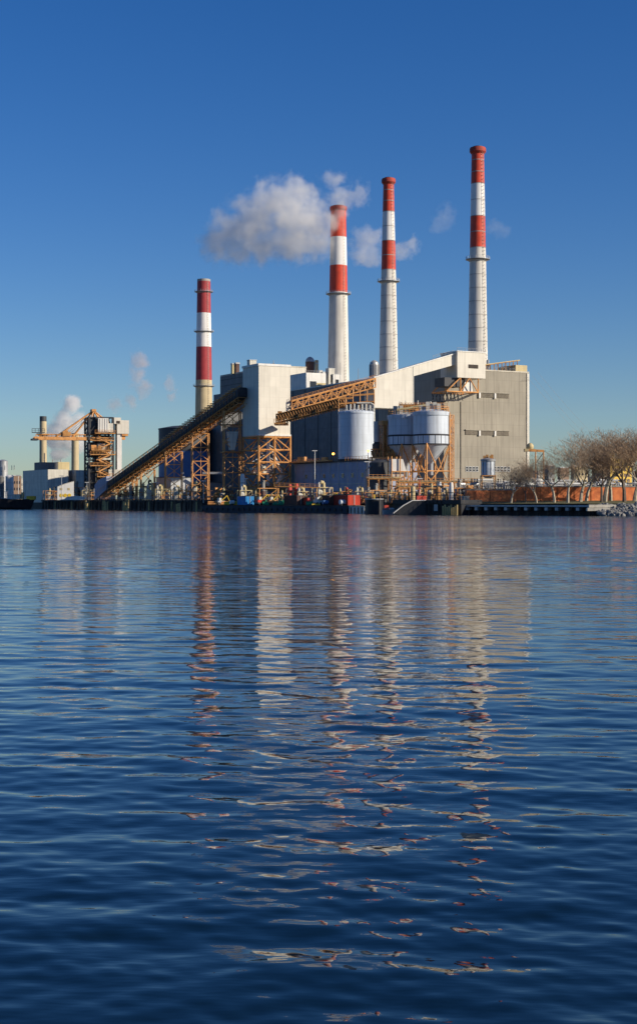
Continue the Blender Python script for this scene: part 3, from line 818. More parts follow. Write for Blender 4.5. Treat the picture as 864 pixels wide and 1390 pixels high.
def white_gallery():
    Yg = 514
    X0 = WX(506.7,Yg)
    t = thing('conveyor_gallery','big cream sloping gallery and hood rising to a head house on the tan building','conveyor gallery',(X0,Yg,G),TH)
    def lx(px): return span(506.7,Yg,400,px)[0]
    def q(px,py):
        x = lx(px); return (x, WZ(py,Yg+x*math.sin(TH))-G)
    D = 6.5
    poly = [q(506.7,553.5),q(561,555),q(561,510.5),q(617,495),q(617,480.2),q(506.7,512.5)]
    MB().prism(poly,0,D).build('cladding','cream',t)
    rr = MB(); p1, p2 = q(506.7,512.2), q(617,479.9)
    rr.beam((p1[0],-.1,p1[1]),(p2[0],-.1,p2[1]),.5,.4); rr.build('eaves','white',t)
    # vertical joint, lower band
    c = MB(); x,z = q(561,555); c.box(x-.3,x+.002,-.12,-.003,z,q(561,497)[1]); x,z=q(506.7,553.5); c.box(x,lx(561)-.35,-.1,-.003,z,z+.35); c.build('trim','offwhite',t)
    # head house
    xa, xb = lx(617), lx(655); zb_, zt = q(617,512.5)[1], q(617,477.5)[1]
    hh = MB().box(xa+.01,xb,-1.6,D+3,zb_,zt); ho = hh.build('head_house','cream',t)
    wx0,wx1 = lx(632),lx(645); MB().box(wx0,wx1,-1.72,-1.604,q(632,500)[1],q(632,495)[1]).build('window','timber',ho)
    MB().box(xa-.2,xb+.2,-1.8,D+3.2,zt,zt+.35).build('roof','white',ho)
    r = MB(); railing(r,(xa,-1.6,zt+.3),(xb,-1.6,zt+.3),1.1,1.7,.1); railing(r,(p2[0]-9,.5,p2[1]-2.2),(p2[0],.5,p2[1]+.2),1.1,1.7,.1); r.build('handrail','galv',ho)
    # legs at the left end
    lg = MB(); z0 = q(507,553.5)[1]
    for (x,y) in ((.3,.3),(.3,D-.3),): MB().beam((x,y,0),(x,y,z0),.5).build('leg','offwhite',t)
    x = lx(560)
    for y in (.3,D-.3): MB().beam((x,y,0),(x,y,z0),.6).build('leg','orange2',t)
    # truss bracket below the head house
    b = MB(); za = q(622,532)[1]; xs = [lx(603),lx(622),lx(646)]
    for y in (-1.2,D+2):
        b.beam((xs[1],y,zb_),(xs[1],y,za),.45); b.beam((xs[2],y,zb_),(xs[2],y,za),.45)
        b.beam((xs[0],y,za),(xs[2],y,za),.5); b.beam((xs[1],y,za),((xs[1]+xs[2])/2,y,zb_),.4); b.beam(((xs[1]+xs[2])/2,y,zb_),(xs[2],y,za),.4)
        b.beam((xs[0],y,za),(xs[1],y,zb_),.4)
    for x in xs: b.beam((x,-1.2,za),(x,D+2,za),.4)
    b.build('bracket_truss','orange',t)
    dk = MB(); zl = q(622,544)[1]
    for y in (-1.2,1.5,D+2):
        dk.beam((xs[0],y,zl),((xs[0]+xs[1])/2+2,y,zl),.3); dk.beam(((xs[0]+xs[1])/2+2,y,zl),(xs[2],y,za),.35)
        for k in range(5):
            x = xs[0]+k*(xs[1]-xs[0])/4; dk.beam((x,y,zl if k<4 else za),(x+1,y,za),.22); dk.beam((x+1,y,zl),(x,y,za),.22)
    dk.box(xs[0],xs[1]+2,0,D,zb_-3.2,zb_-.01)
    dk.build('under_frame','dark',t)
    h = MB(); xm=(xs[1]+xs[2])/2; h.prism([(xm-1.2,za+.3),(xm+3,za+.3),(xm+2.2,zb_-.02),(xm-.2,zb_-.02)],1,4); h.build('discharge_chute','white',t)

# ================================================================== TANKS AND SILOS
def silos():
    Y = 480; s = Y/F; R = 24.3*s
    zb = WZ(623.5,Y); H = WZ(560,Y)-zb
    t = thing('pale_silo','pale blue cylindrical silo standing on the lilac building beside the conveyor','silo',(WX(483,Y),Y,zb),0)
    MB().lathe([(R,0),(R,H)],n=56).build('shell','paleblue',t,True)
    MB().lathe([(R+.12,H-.5),(R+.12,H),(R*.96,H+.35),(R*.2,H+1.)],n=56).build('roof','paleblue',t,True)
    MB().lathe([(R+.25,-.3),(R+.25,.02)],n=56).build('base_ring','dark',t,True)
    rl = MB()
    for i in range(36):
        a0,a1 = 6.283*i/36,6.283*(i+1)/36
        rl.beam((math.cos(a0)*R,math.sin(a0)*R,H+1.1),(math.cos(a1)*R,math.sin(a1)*R,H+1.1),.09); rl.beam((math.cos(a0)*R,math.sin(a0)*R,H),(math.cos(a0)*R,math.sin(a0)*R,H+1.1),.09)
    rl.build('handrail','galv',t)
    # lilac building below
    Yb = 462; w,d = span(500,Yb,400,522); ztop = WZ(624,Yb)-G
    b = thing('lilac_building','lilac grey shaded building under the pale silo, behind the loaded barge','building',(WX(500,Yb),Yb,G),TH)
    MB().box(0,w+12,0,d,0,ztop-.3).build('wall','bluewall',b)
    MB().box(-.5,w+12.5,-.5,d+.5,ztop-.29,ztop+.05).build('roof','dark',b)
    g = MB(); n = 9
    for k in range(n): g.box(-.12,-.004,1+k*(d-2)/(n-1),1.25+k*(d-2)/(n-1),0,ztop-.35)
    g.box(-.15,-.004,.5,d-.5,ztop*.45,ztop*.45+.25); g.build('wall_rib','galv',b)
    for k in range(7):
        y = 3+k*(d-6)/7
        wn = MB().box(-.1,-.004,y,y+1.6,ztop*.6,ztop*.6+1.5).build('window','galv',b); MB().box(-.14,-.105,y+.15,y+1.45,ztop*.6+.15,ztop*.6+1.35).build('pane','glass',wn)
    for y in (6,17): MB().box(-.1,-.004,y,y+2.6,.1,3.4).build('door','offwhite',b)
    lk = MB(); railing(lk,(-.3,0,ztop+.05),(-.3,d,ztop+.05),1.2,1.8,.1,); lk.build('handrail','orange2',b)
    pl = MB(); pl.box(-2.2,-.51,d*.45,d+7,ztop+.1,ztop+.5); pl.box(-1.6,-.7,d*.5,d*.56,ztop+.5,ztop+1.5); pl.box(-1.6,-.7,d*.8,d*.9,ztop+.5,ztop+2); pl.build('roof_walkway','orange',b)
    for k,(px,py,Yv) in enumerate(((452,616,455),(499.5,612,452))):
        l = thing('sodium_lamp',['glowing orange lamp on a short post left of the pale silo','glowing orange lamp right of the pale silo base'][k],'lamp',(WX(px,Yv),Yv,WZ(624,Yv)+.5),0)
        h = WZ(py,Yv)-WZ(624,Yv)-.5
        MB().tube((0,0,-1.2),(0,0,h-.35),.09,n=6).build('post','dark',l); MB().sphere((0,0,h),.42,8,.8).build('bulb','lamp',l,True)
    # cone bottomed bins
    def bin_(px,Y,ytop,yrim,ybot,ytip,rpx,label,loc_extra=0):
        s = Y/F; R = rpx*s; z0 = G; t = thing('cone_bottom_silo',label,'silo',(WX(px,Y),Y,G),0)
        zt,zr,zb,zc = [WZ(v,Y)-G for v in (ytop,yrim,ybot,ytip)]
        MB().lathe([(R,zb),(R,zt)],n=48).build('shell','paleblue',t,True)
        MB().lathe([(R+.02,zr-.2),(R+.15,zr),(R+.15,zr+.1),(R+.02,zr+.3)],n=48).build('ring_beam','dark',t,True)
        MB().lathe([(R+.22,zt-1.0),(R+.3,zt-.1),(R+.3,zt+.1),(R*.3,zt+1.1)],n=48).build('roof','paleblue',t,True)
        MB().lathe([(R*.14,zc),(R-.02,zb-.02)],n=48).build('cone','paleblue',t,True)
        MB().lathe([(R+.15,zb-.25),(R+.15,zb+.1)],n=48).build('bottom_ring','dark',t,True)
        for i in range(18):
            st = MB()
            a = 6.283*i/18; st.beam((math.cos(a)*(R+.03),math.sin(a)*(R+.03),zb),(math.cos(a)*(R+.03),math.sin(a)*(R+.03),zr),.13)
            st.build('stiffener','dark',t)
        MB().tube((0,0,zc-3.5),(0,0,zc+.2),R*.13,n=10).build('outlet','galv',t)
        fr = MB()
        for k in range(4):
            a = math.radians(45+90*k-62); c,s_ = math.cos(a),math.sin(a); a2 = a+math.pi/2; c2,s2 = math.cos(a2),math.sin(a2)
            Rr = R+.35
            z_lo = 5.2
            fr.beam((c*Rr,s_*Rr,z_lo),(c2*Rr,s2*Rr,z_lo),.38); fr.beam((c*Rr,s_*Rr,z_lo+4.4),(c2*Rr,s2*Rr,z_lo+4.4),.3)
            mid = ((c+c2)/2*Rr,(s_+s2)/2*Rr,z_lo+4.4)
            fr.beam((c*Rr,s_*Rr,zb),mid,.32); fr.beam((c2*Rr,s2*Rr,zb),mid,.32)
            fr.beam((c*Rr,s_*Rr,z_lo),mid,.3); 
        fo = fr.build('leg_frame','orange',t)
        for k in range(4):
            a = math.radians(45+90*k-62); Rr = R+.35
            MB().beam((math.cos(a)*Rr,math.sin(a)*Rr,0),(math.cos(a)*Rr,math.sin(a)*Rr,zt if k==0 else zb+.2),.45).build('leg','orange',fo)
        tp = MB(); random.seed(px)
        for k in range(16):
            a = random.random()*6.28; r = random.random()*R*.8; x,y = math.cos(a)*r,math.sin(a)*r; h = random.uniform(.8,2.6)
            tp.box(x-.5,x+.6,y-.5,y+.5,zt+.3,zt+.5+h)
        tp.build('roof_plant','offwhite',t)
        rl = MB()
        for i in range(30):
            a0,a1 = 6.283*i/30,6.283*(i+1)/30
            for zz in (1.,1.6): rl.beam((math.cos(a0)*R,math.sin(a0)*R,zt+zz),(math.cos(a1)*R,math.sin(a1)*R,zt+zz),.12)
            rl.beam((math.cos(a0)*R,math.sin(a0)*R,zt),(math.cos(a0)*R,math.sin(a0)*R,zt+1.6),.12)
        rl.build('handrail','orange',t)
        return t
    bin_(584.5,440,560,591,603,629,24.2,'nearer pale blue silo with a cone bottom on orange legs')
    bin_(551,450,564.5,592,604,632,24.5,'shaded cone bottomed silo, left and behind its sunlit twin')
    # bridge platform on top of both
    Y=448; t = thing('silo_bridge','tan walkway cluttered with pipes across the tops of the two cone bottomed silos','platform',(WX(541,Y),Y,WZ(559.5,Y)),math.radians(0))
    w = (606-541)/F*Y
    MB().box(0,w,-1.5,1.5,.9,1.3).box(0,w*.55,-1.2,1.2,1.3,2.4).build('deck','orange2',t)
    r = MB(); railing(r,(0,-1.5,1.3),(w,-1.5,1.3),1.4,.9,.14); r.build('handrail','orange',t)
    p = MB(); random.seed(12)
    for k in range(12):
        x = random.uniform(.3,w-.5); p.tube((x,random.uniform(-1.2,1.2),1.3),(x+random.uniform(-.4,.4),0,random.uniform(2,3.6)),.16,n=6)
    p.build('pipe','offwhite',t)
    p = MB(); p.beam((w*-.05,-1.8,.6),(w*.6,-1.8,2.2),.9,.6); p.build('chute','yellowbox',t)
    # stair tower
    Y=446; t = thing('stair_tower','narrow orange lattice stair tower at the right side of the cone bottomed silo','stair tower',(WX(611,Y),Y,G),TH)
    zt = WZ(563,Y)-G; w = 6.5/F*Y/1.15
    lattice(t,0,w,0,w*1.1,0,zt,16,.16,.085,'orange','lattice',own=True)
    s_ = MB()
    for k in range(10):
        za,zb = zt*k/10,zt*(k+1)/10
        s_.beam((.1,.4+.5*(k%2),za),(w-.1,.4+.5*(k%2),zb),.3,.12) if k%2 else s_.beam((w-.1,.4,za),(.1,.4,zb),.3,.12)
    s_.build('stair','galv',t)
    # blue and black ground tank under the left conveyor
    Y=640; s=Y/F; t = thing('storage_tank','large squat tank with black upper half and blue lower half behind the left conveyor','tank',(WX(248,Y),Y+8,G),0)
    R=35*s*1.01; h=WZ(581,Y)-G; hm=WZ(612,Y)-G
    MB().lathe([(R,0),(R,hm),(R,hm+.01),(R,h)],n=64,mis=[0,1,1]).build('shell',['bluetank','darktank'],t,True)
    MB().lathe([(R+.2,h-.3),(R+.2,h+.1),(R*.5,h+1.2),(.5,h+1.6)],n=64).build('roof','darktank',t,True)
    MB().lathe([(R+.15,hm),(R+.15,hm+.4)],n=64).build('band','darktank',t,True)
    # grey block with pipes in front of tank, dark
    for (pxc,pl,pr,yt,Y,m,lb) in ((262,205,300,655,590,'greywall','low dark grey building behind the conveyor trestles'),
                                   (300,283,329,560,640,'greywall','dark grey slab building between the trestles and the white tower'),
                                   (232,212,262,648,560,'galv','low grey shed beside the middle conveyor trestles')):
        w,d = span(pxc,Y,pl,pr); b = thing('plant_building',lb,'building',(WX(pxc,Y),Y,G),TH); h=WZ(yt,Y)-G
        MB().box(0,w,0,d,0,h).build('wall',m,b); MB().box(-.2,w+.2,-.2,d+.2,h,h+.3).build('roof','dark',b)
        MB().box(-.1,-.004,d*.3,d*.5,.1,min(4,h*.6)).build('door','galv',b)
    # small tank on orange frame
    Y=400; s=Y/F; t = thing('small_tank','small pale tank on an orange frame in front of the tan boiler house','tank',(WX(662,Y),Y,G),0)
    R=9*s; zb=WZ(645,Y)-G; zt=WZ(624,Y)-G
    MB().lathe([(R*.5,zb-.8),(R,zb),(R,zt)],n=32).build('shell','paleblue',t,True)
    MB().lathe([(R+.25,zt-.4),(R+.3,zt+.1),(R*.3,zt+.5)],n=32).build('roof','galv',t,True)
    rb=MB()
    for i in range(10):
        a=6.283*i/10; rb.beam((math.cos(a)*(R+.06),math.sin(a)*(R+.06),zb),(math.cos(a)*(R+.06),math.sin(a)*(R+.06),zt),.12)
    rb.build('rib','dark',t)
    rp=MB()
    for k,(x,y) in enumerate(((-1,0),(-.2,.4),(.6,-.5),(1.1,.2))): rp.box(x-.3,x+.3,y-.3,y+.3,zt+.3,zt+1.1+.3*(k%2))
    rp.build('roof_plant','orange2',t)
    fr=MB()
    for x in (-R,R):
        for y in (-R,R):
            fr.beam((x,y,0),(x,y,zb),.3)
    for z in (zb-.2,zb*.5): 
        for (p,q) in (((-R,-R),(R,-R)),((R,-R),(R,R)),((R,R),(-R,R)),((-R,R),(-R,-R))): fr.beam((*p,z),(*q,z),.3)
    fr.build('frame','orange',t)
    # white hopper
    Y=431; s=Y/F; t=thing('white_hopper','white angular hopper with an orange frame left of the cone bottomed silos','hopper',(WX(532,Y),Y,G),math.radians(12))
    w=15*s; z1=WZ(623,Y)-G; z2=WZ(640,Y)-G; z3=WZ(652,Y)-G
    MB().prism([(0,z2),(w*1.35,z2),(w,z1),(0,z1)],0,3.4).build('bin','white',t)
    MB().prism([(.5,z3),(w*.7,z3),(w*1.2,z2-.01),(0,z2-.01)],.3,3.1).build('chute','offwhite',t)
    fr=MB()
    for x in (-.3,w*.7,w*1.45):
        for y in (-.4,3.8): fr.beam((x,y,0),(x,y,z1+.8 if x<w else z2),.32)
    for z in (z2,z3,z3-3.5):
        for y in (-.4,3.8): fr.beam((-.3,y,z),(w*1.45,y,z),.3)
    for y in (-.4,): fr.beam((-.3,y,z3-3.5),(w*.7,y,z3),.22); fr.beam((w*.7,y,z3-3.5),(w*1.45,y,z3),.22); fr.beam((w*.7,y,.5),(-.3,y,z3-3.5),.22)
    fr.build('frame','orange',t)
    # dark tank on the roof level
    Y=455; s=Y/F; zb=WZ(622,Y); t=thing('dark_process_tank','dark round process tank between the pale silo and the shaded silo','tank',(WX(512,Y),Y,zb),0)
    MB().lathe([(7*s,0),(7*s,WZ(603,Y)-zb),(4*s,WZ(600,Y)-zb)],n=24).build('shell','darktank',t,True)
    MB().lathe([(9*s,2.6),(9*s,2.9)],n=24).build('ring','orange2',t,True)
    c=MB(); c.tube((0,0,WZ(600,Y)-zb),(0,0,WZ(572,Y)-zb),1.2,n=12); c.build('column','galv',t)
    hp=MB(); hp.lathe([(3.6*s,WZ(604,Y)-zb),(6*s,WZ(598,Y)-zb),(6*s,WZ(595,Y)-zb)],cx=6,n=16); hp.build('cone_hopper','galv',t)
    # orange bucket elevator
    Y=452; zb=WZ(623,Y); t=thing('bucket_elevator','rust orange vertical bucket elevator with a head box left of the shaded silo','elevator',(WX(522,Y),Y,zb),TH)
    h=WZ(572,Y)-zb; lattice(t,-1.1,1.1,-1.,1.,0,h-.5,8,.2,.11,'orange','lattice')
    MB().box(-.4,.4,-.4,.4,0,h).build('casing','orange2',t); MB().box(-1.7,1.2,-1.1,1.1,h-1.1,h+.2).build('head_box','orange',t)
    # process platform around it
    Y=448; t=thing('process_platform','orange decked platform with valves left of the white hopper','platform',(WX(503,Y),Y,G),math.radians(5))
    w=(546-503)/F*Y; zz=WZ(622,Y)-G
    MB().box(0,w,-1,5,zz,zz+.4).build('deck','orange',t)
    r=MB(); railing(r,(0,-1,zz+.4),(w,-1,zz+.4),1.2,1.2,.14); r.build('handrail','orange',t)
    p=MB(); random.seed(5)
    for k in range(22):
        x=random.uniform(.3,w-.3); y=random.uniform(-.6,4); h=random.uniform(.6,2.8); p.tube((x,y,zz+.4),(x+random.uniform(-.6,.6),y,zz+.4+h),random.uniform(.12,.4),n=6)
    p.build('valve_gear','orange2',t)
    for x in (.3,w*.33,w*.66,w-.3): MB().beam((x,-.8,0),(x,-.8,zz),.35).build('leg','orange2',t)
    # dark drum tank with pipes beneath
    Y=440; t=thing('round_vessel','shaded dark round vessel under the process platform','tank',(WX(516,Y),Y,G),0)
    MB().lathe([(3.4,0),(3.4,WZ(628,Y)-G),(1.5,WZ(624,Y)-G)],n=28).build('shell','darktank',t,True)
    p=MB(); p.path([(-4.6,-1,0),(-4.6,-1,10),(-3,-2,11)],.3); p.path([(2.8,-2.6,2),(2.8,-3.2,8),(0,-3.6,8.4)],.25); p.build('pipe','galv',t)
    r=MB()
    for z in (3.2,6.6): r.lathe([(3.6,z),(3.6,z+.25)],n=24)
    r.build('hoop','darktank',t)

# ================================================================== COAL UNLOADER, left
def unloader():
    Y=610; s=Y/F
    t=thing('coal_unloader','dark steel ship unloader tower with white machine houses and zigzag stairs on the left pier','crane',(WX(121,Y),Y,3.9),math.radians(20))
    G0=3.9
    def X(px): return (px-121)*s/ (math.cos(math.radians(20)))
    def Z(py): return WZ(py,Y)-G0
    w=X(152)
    fr=MB(); lv=[672,655,640,624,609,595,588,566]
    D=9
    for a,b in zip(lv,lv[1:]):
        za,zb=Z(a),Z(b)
        for y in (0,D):
            fr.beam((0,y,za),(w,y,za),.4); fr.beam((0,y,zb),(w,y,zb),.4)
            fr.beam((0,y,za),(w*.5,y,zb),.3); fr.beam((w,y,za),(w*.5,y,zb),.3)
        for x in (0,w):
            fr.beam((x,0,za),(x,D,zb),.3); fr.beam((x,0,zb),(x,D,zb),.4); fr.beam((x,D,za),(x,0,zb),.3)
    f=fr.build('tower_frame','dark',t)
    for x in (0,w*.35,w):
        for y in (0,D): MB().beam((x,y,0),(x,y,Z(566)),.7).build('leg','dark',f)
    # dark cladding in the left and lower part
    c=MB(); c.box(.5,w*.3,1,D-1,Z(590),Z(566)); c.box(.5,w*.28,1,D-1,Z(665),Z(627)); c.box(w*.3,w-.5,3.5,D-1,Z(655),Z(590)); c.box(.4,w*.92,1,D-1,.2,Z(658)); c.box(.5,w*.3,1,D-1,Z(620),Z(600)); c.build('dark_cladding','darktank',t)
    # stairs zigzag
    st=MB(); zz=[664,655,647,640,632,624,617,609,602,595]
    for k,(a,b) in enumerate(zip(zz,zz[1:])):
        xa,xb=(w*.35,w*.85) if k%2 else (w*.85,w*.35)
        for y in (-.9,-1.9): st.beam((xa,y,Z(a)),(xb,y,Z(b)),.35,.45)
        st.beam((xa,-1.4,Z(a)+1),(xb,-1.4,Z(b)+1),.16)
        st.box(min(xb,xb)-.9,xb+.9,-2,-.5,Z(b)-.15,Z(b)+.1)
    st.build('stair','orange',t)
    dk=MB()
    for py,x0,x1 in ((647,.3,.95),(632,0,.9),(617,0,1.05),(611,.05,.9),(588,.2,1.05),(598,0,1)):
        dk.box(w*x0,w*x1,-2.2,-.3,Z(py)-.2,Z(py)+.25)
        railing(dk,(w*x0,-2.2,Z(py)+.2),(w*x1,-2.2,Z(py)+.2),1.1,1.4,.14)
    dk.build('platform','orange2',t)
    h=MB(); h.box(w*.35,w*.78,-1.2,D*.8,Z(586.5),Z(567.5)); ho=h.build('machine_house','white',t)
    sm=MB()
    for k in range(4): sm.box(w*(.42+.1*k),w*(.42+.1*k)+.15,-1.35,-1.204,Z(586),Z(568))
    sm.build('panel_joint','seamdark',ho)
    MB().box(w*.78+.02,w*.98,-.8,D*.7,Z(586),Z(574)).build('winch_house','offwhite',t)
    # operator cab and small boxes among stairs
    for k,(px,pya,pyb) in enumerate(((132,611,601),(137,624,613),(123.5,611,604),(146,655,637))):
        MB().box(X(px),X(px)+3.2+.6*k%2,-.2,2.5,Z(pya),Z(pyb)).build('control_cab',['offwhite','offwhite','orange','offwhite'][k],t)
    # big white elevator column and top box
    MB().box(X(157.5),X(163.5),.5,4,Z(655),Z(579.9)).build('elevator_shaft','white',t)
    tb=MB().box(X(153),X(162),-.4,5,Z(574.5),Z(566)).box(X(157),X(172.5),-.2,5,Z(588),Z(569.5)).build('top_house','cream',t)
    MB().box(X(156),X(160.5),-.5,-.404,Z(574),Z(570.5)).build('door','timber',tb)
    MB().box(X(163.5)+.02,X(171.5),0,4.6,Z(591),Z(588)-.02).box(X(163.6),X(168),.6,3,Z(596),Z(591)-.02).build('top_house_floor','orange',t)
    # A-frame and boom
    ax,az=X(127.5),Z(557)
    af=MB()
    for y in (0,D*.8):
        af.beam((X(124),y,Z(566)),(ax,y*.3+1,az),.55); af.beam((X(132),y,Z(566)),(ax,y*.3+1,az),.55)
        af.beam((ax,y*.3+1,az),(X(146),y,Z(573)),.6)
    af.box(ax-.9,ax+.9,.2,4.2,az-.4,az+.6); af.build('apex_frame','orange',t)
    bm=MB(); zb=Z(595.5); x0=X(52)
    for y in (.5,3.8):
        bm.beam((x0,y,zb),(w*.9,y,zb),.55,1.3); 
        bm.beam((x0+1,y,zb+1.6),(w*.5,y,zb+1.7),.3)
        for k in range(17): 
            x=x0+1+(w*.5-x0-1)*k/16; bm.beam((x,y,zb),(x,y,zb+1.6),.2)
    for k in range(12):
        x=x0+(w*.9-x0)*k/11; bm.beam((x,.5,zb),(x,3.8,zb),.4)
    bo=bm.build('boom','orange',t)
    MB().box(x0-1.0,x0+1.5,-.2,4.5,zb-.9,zb-.2).build('boom_tip','dark',bo)
    rr=MB(); rr.box(x0-1.2,x0+4.,-.6,.2,zb+2.1,zb+2.4); railing(rr,(x0-1.2,-.6,zb+2.4),(x0+4,-.6,zb+2.4),1.4,1.3,.18); rr.build('tip_platform','dark',bo)
    tr=MB(); xt=X(92); tr.box(xt-1.6,xt+1.8,-.2,4.5,zb+.9,zb+2.6); tr.box(xt-.8,xt+.8,.5,3.5,zb+2.6,zb+3.3); tr.build('trolley','orange2',bo)
    sy=MB()
    for y in (.5,3.8):
        sy.beam((ax,2,az),(X(80),y,zb+.7),.62); sy.beam((ax,2,az),(X(101),y,zb+.7),.5)
    sy.build('stay','orange',t)
    sy=MB()
    sy.tube((ax,2,az+.2),(X(94),2,zb+2),.1,n=5); sy.tube((ax+1,2,az+.2),(X(98),2,zb+2),.1,n=5); sy.build('cable','seamdark',t)

# ================================================================== FAR LEFT
def far_left():
    Y=672; w,d=span(65,Y,31,118); t=thing('far_power_building','plain box building with dark left side and pale right face behind the crane boom','building',(WX(65,Y),Y,G),TH)
    h=WZ(637,Y)-G
    MB().box(0,w*.52,0,d,0,h).build('wall','offwhite',t); MB().box(w*.52+.02,w*.72,6,d,0,h-.2).build('recess_shade_wall','greywall',t)  # recess coloured dark grey to paint the shade in the gap
    MB().box(w*.72+.02,w+14,0,d,0,h-.2).build('right_wall','offwhite',t)
    l=MB().box(1,w*.5,14,24,h,h+3.6).build('roof_louvre_house','greywall',t); MB().box(w*.5+.02,w*.8,14,24,h,h+3.8).build('roof_house','yellowbox',t)
    for k in range(3): MB().tube((4+k*4,18,h+3.6),(4+k*4,18,h+5+(k==0)*3),.25,n=6).build('roof_mast','seamdark',t)
    for k,(px,yt) in enumerate(((33,634),(39,632),(41,634))):
        MB().tube(((px-65)*.38*1.0,8+ (65-px)*.6,h),((px-65)*.38,8+(65-px)*.6,h+2.2),.15,n=5).build('roof_post','seamdark',t)
    # white tanks far left
    for k,(px,yt,r,Y,lb,m) in enumerate(((4,626,6.5,800,'tall silvery tank cut by the left edge of the view','galv'),(13,647,5.5,740,'shorter pale round tank beside the ship','white'),(1.5,648,4,735,'dark round tank at the far left edge','greywall'))):
        t=thing('oil_tank',lb,'tank',(WX(px,Y),Y,G),0); R=r*Y/F; h=WZ(yt,Y)-G
        MB().lathe([(R,0),(R,h)],n=32).build('shell',m,t,True); MB().lathe([(R+.1,h-.2),(R+.1,h+.1),(R*.3,h+.9)],n=32).build('roof',m,t,True)
        rg=MB()
        for z in range(1,4): rg.lathe([(R+.06,h*z/4),(R+.06,h*z/4+.15)],n=32)
        rg.build('hoop','seamdark',t)
    for k,(pc,pl,pr,yt,Y,m,lb) in enumerate(((18,15,29,646,860,'brownbld','brown city block behind the round tanks'),(2,-8,8,640,1300,'greywall','grey far city block at the left edge'),(26,24,31,650,900,'offwhite','small cream building left of the dark box building'))):
        w,d=span(pc,Y,pl,pr); t=thing('city_building',lb,'building',(WX(pc,Y),Y,G),TH); h=WZ(yt,Y)-G
        MB().box(0,w,0,d,0,h).build('wall',m,t); MB().box(-.2,w+.2,-.2,d+.2,h,h+.5).build('roof','galv',t)
        for r_ in range(3):
            for c in range(3):
                wn=MB().box(w*(.1+.3*c),w*(.1+.3*c)+w*.14,-.05,-.004,h*(.2+.25*r_),h*(.2+.25*r_)+1.6).build('window','glass',t)
    # white cabin with yellow discs
    Y=600; t=thing('white_cabin','white site building with three round yellow signs on its front, on the left pier','building',(WX(78,Y),Y,3.9),math.radians(10))
    w=22/F*Y; h=WZ(659,Y)-3.9; s=Y/F
    MB().prism([(0,0),(w,0),(w,h+1.6),(w*.45,h+.6),(0,h-.6)],0,6).build('wall','white',t)
    MB().beam((0,3,h-.5),(w*.46,3,h+.75),6.4,.15).beam((w*.46,3,h+.75),(w,3,h+1.75),6.4,.15).build('roof','offwhite',t)
    for k in range(3):
        x=(3+5.5*k+2)*s; MB().tube((x,-.12,1.9),(x,-.004,1.9),.75,n=16).build('round_sign','yellow',t)
    for k in range(2):
        x=(5+10*k)*s; MB().box(x-.5,x+.5,-.08,-.004,h-1.9,h-1.).build('window','yellowbox',t)
    # long low white shape in front
    t=thing('covered_boat','cream tarpaulin covered launch lying on the left pier by the white cabin','boat',(WX(88,585),585,3.9),math.radians(5))
    MB().prism([(0,.5),(.8,0),(7.2,0),(8,.7),(7.4,1.3),(4,1.7),(.6,1.2)],0,2.2).build('tarpaulin','white',t); MB().box(1,7,.5,1.7,-.02,.0).build('cradle','timber',t)
    # lamp posts
    for k,(px,yt,Y,lb) in enumerate(((83.5,646,590,'tall lamp post in front of the pale box building'),(25,643,640,'mast like lamp post above the dark ship'),(34.5,652,630,'shorter white lamp post near the ship bow'),(9,665,640,'short post on the ship at the left edge'))):
        t=thing('lamp_post',lb,'lamp post',(WX(px,Y),Y,3.9 if px>50 else 3.2),0); h=WZ(yt,Y)-3.9
        MB().tube((0,0,0),(0,0,h),.14,.09,n=6).build('pole','galv' if k%2==0 else 'white',t); MB().box(-1,.9,-.15,.15,h-.1,h+.12).build('lamp_head','galv',t)
    # ship
    Y=628
    t=thing('moored_ship','dark hulled ship moored at the left edge, its bow pointing right','ship',(WX(0,Y),Y,0),math.radians(-8))
    s=Y/F
    hl=MB(); n=14; xs=np.linspace(-24,49*s,n)
    for i,x in enumerate(xs):
        f=max(0,(i-8)/(n-1-8)); hw=4.2*(1-f**1.8)+.15; zt=4.6-.9*math.sin(min(1,max(0,(x+6)/20))*math.pi*.9)*1. + (1-f)*0.9
        hl.v += [(x-f*.0,-hw,zt),(x-1.5*f,-hw*.75,0.6),(x-2.5*f,0,-1.2),(x-1.5*f,hw*.75,.6),(x,hw,zt)]
    for i in range(n-1):
        for j in range(4): hl.f.append((5*i+j,5*i+j+1,5*i+6+j,5*i+5+j)); hl.m.append(0)
        hl.f.append((5*i,5*i+5,5*i+9,5*i+4)); hl.m.append(0)
    hl.f.append((0,4,3,2,1)); hl.m.append(0); hl.f.append(tuple(5*(n-1)+j for j in (0,1,2,3,4))); hl.m.append(0)
    hl.build('hull','black',t)
    MB().box(-22,-1,-3,3,5.4,7.6).build('superstructure','white',t); 
    d=MB().box(6.2,9.4,-1.8,1.8,4.3,6.4).build('deckhouse','offwhite',t); MB().box(9.6,10.5,-.8,.8,4.3,7.2).build('winch','yellowbox',t)
    MB().tube((4,0,4.4),(4,0,9.5),.15,n=6).build('mast','white',t)
    MB().box(12,15.6,-1,1,4.,5.6).build('deck_crane','yellow',t)

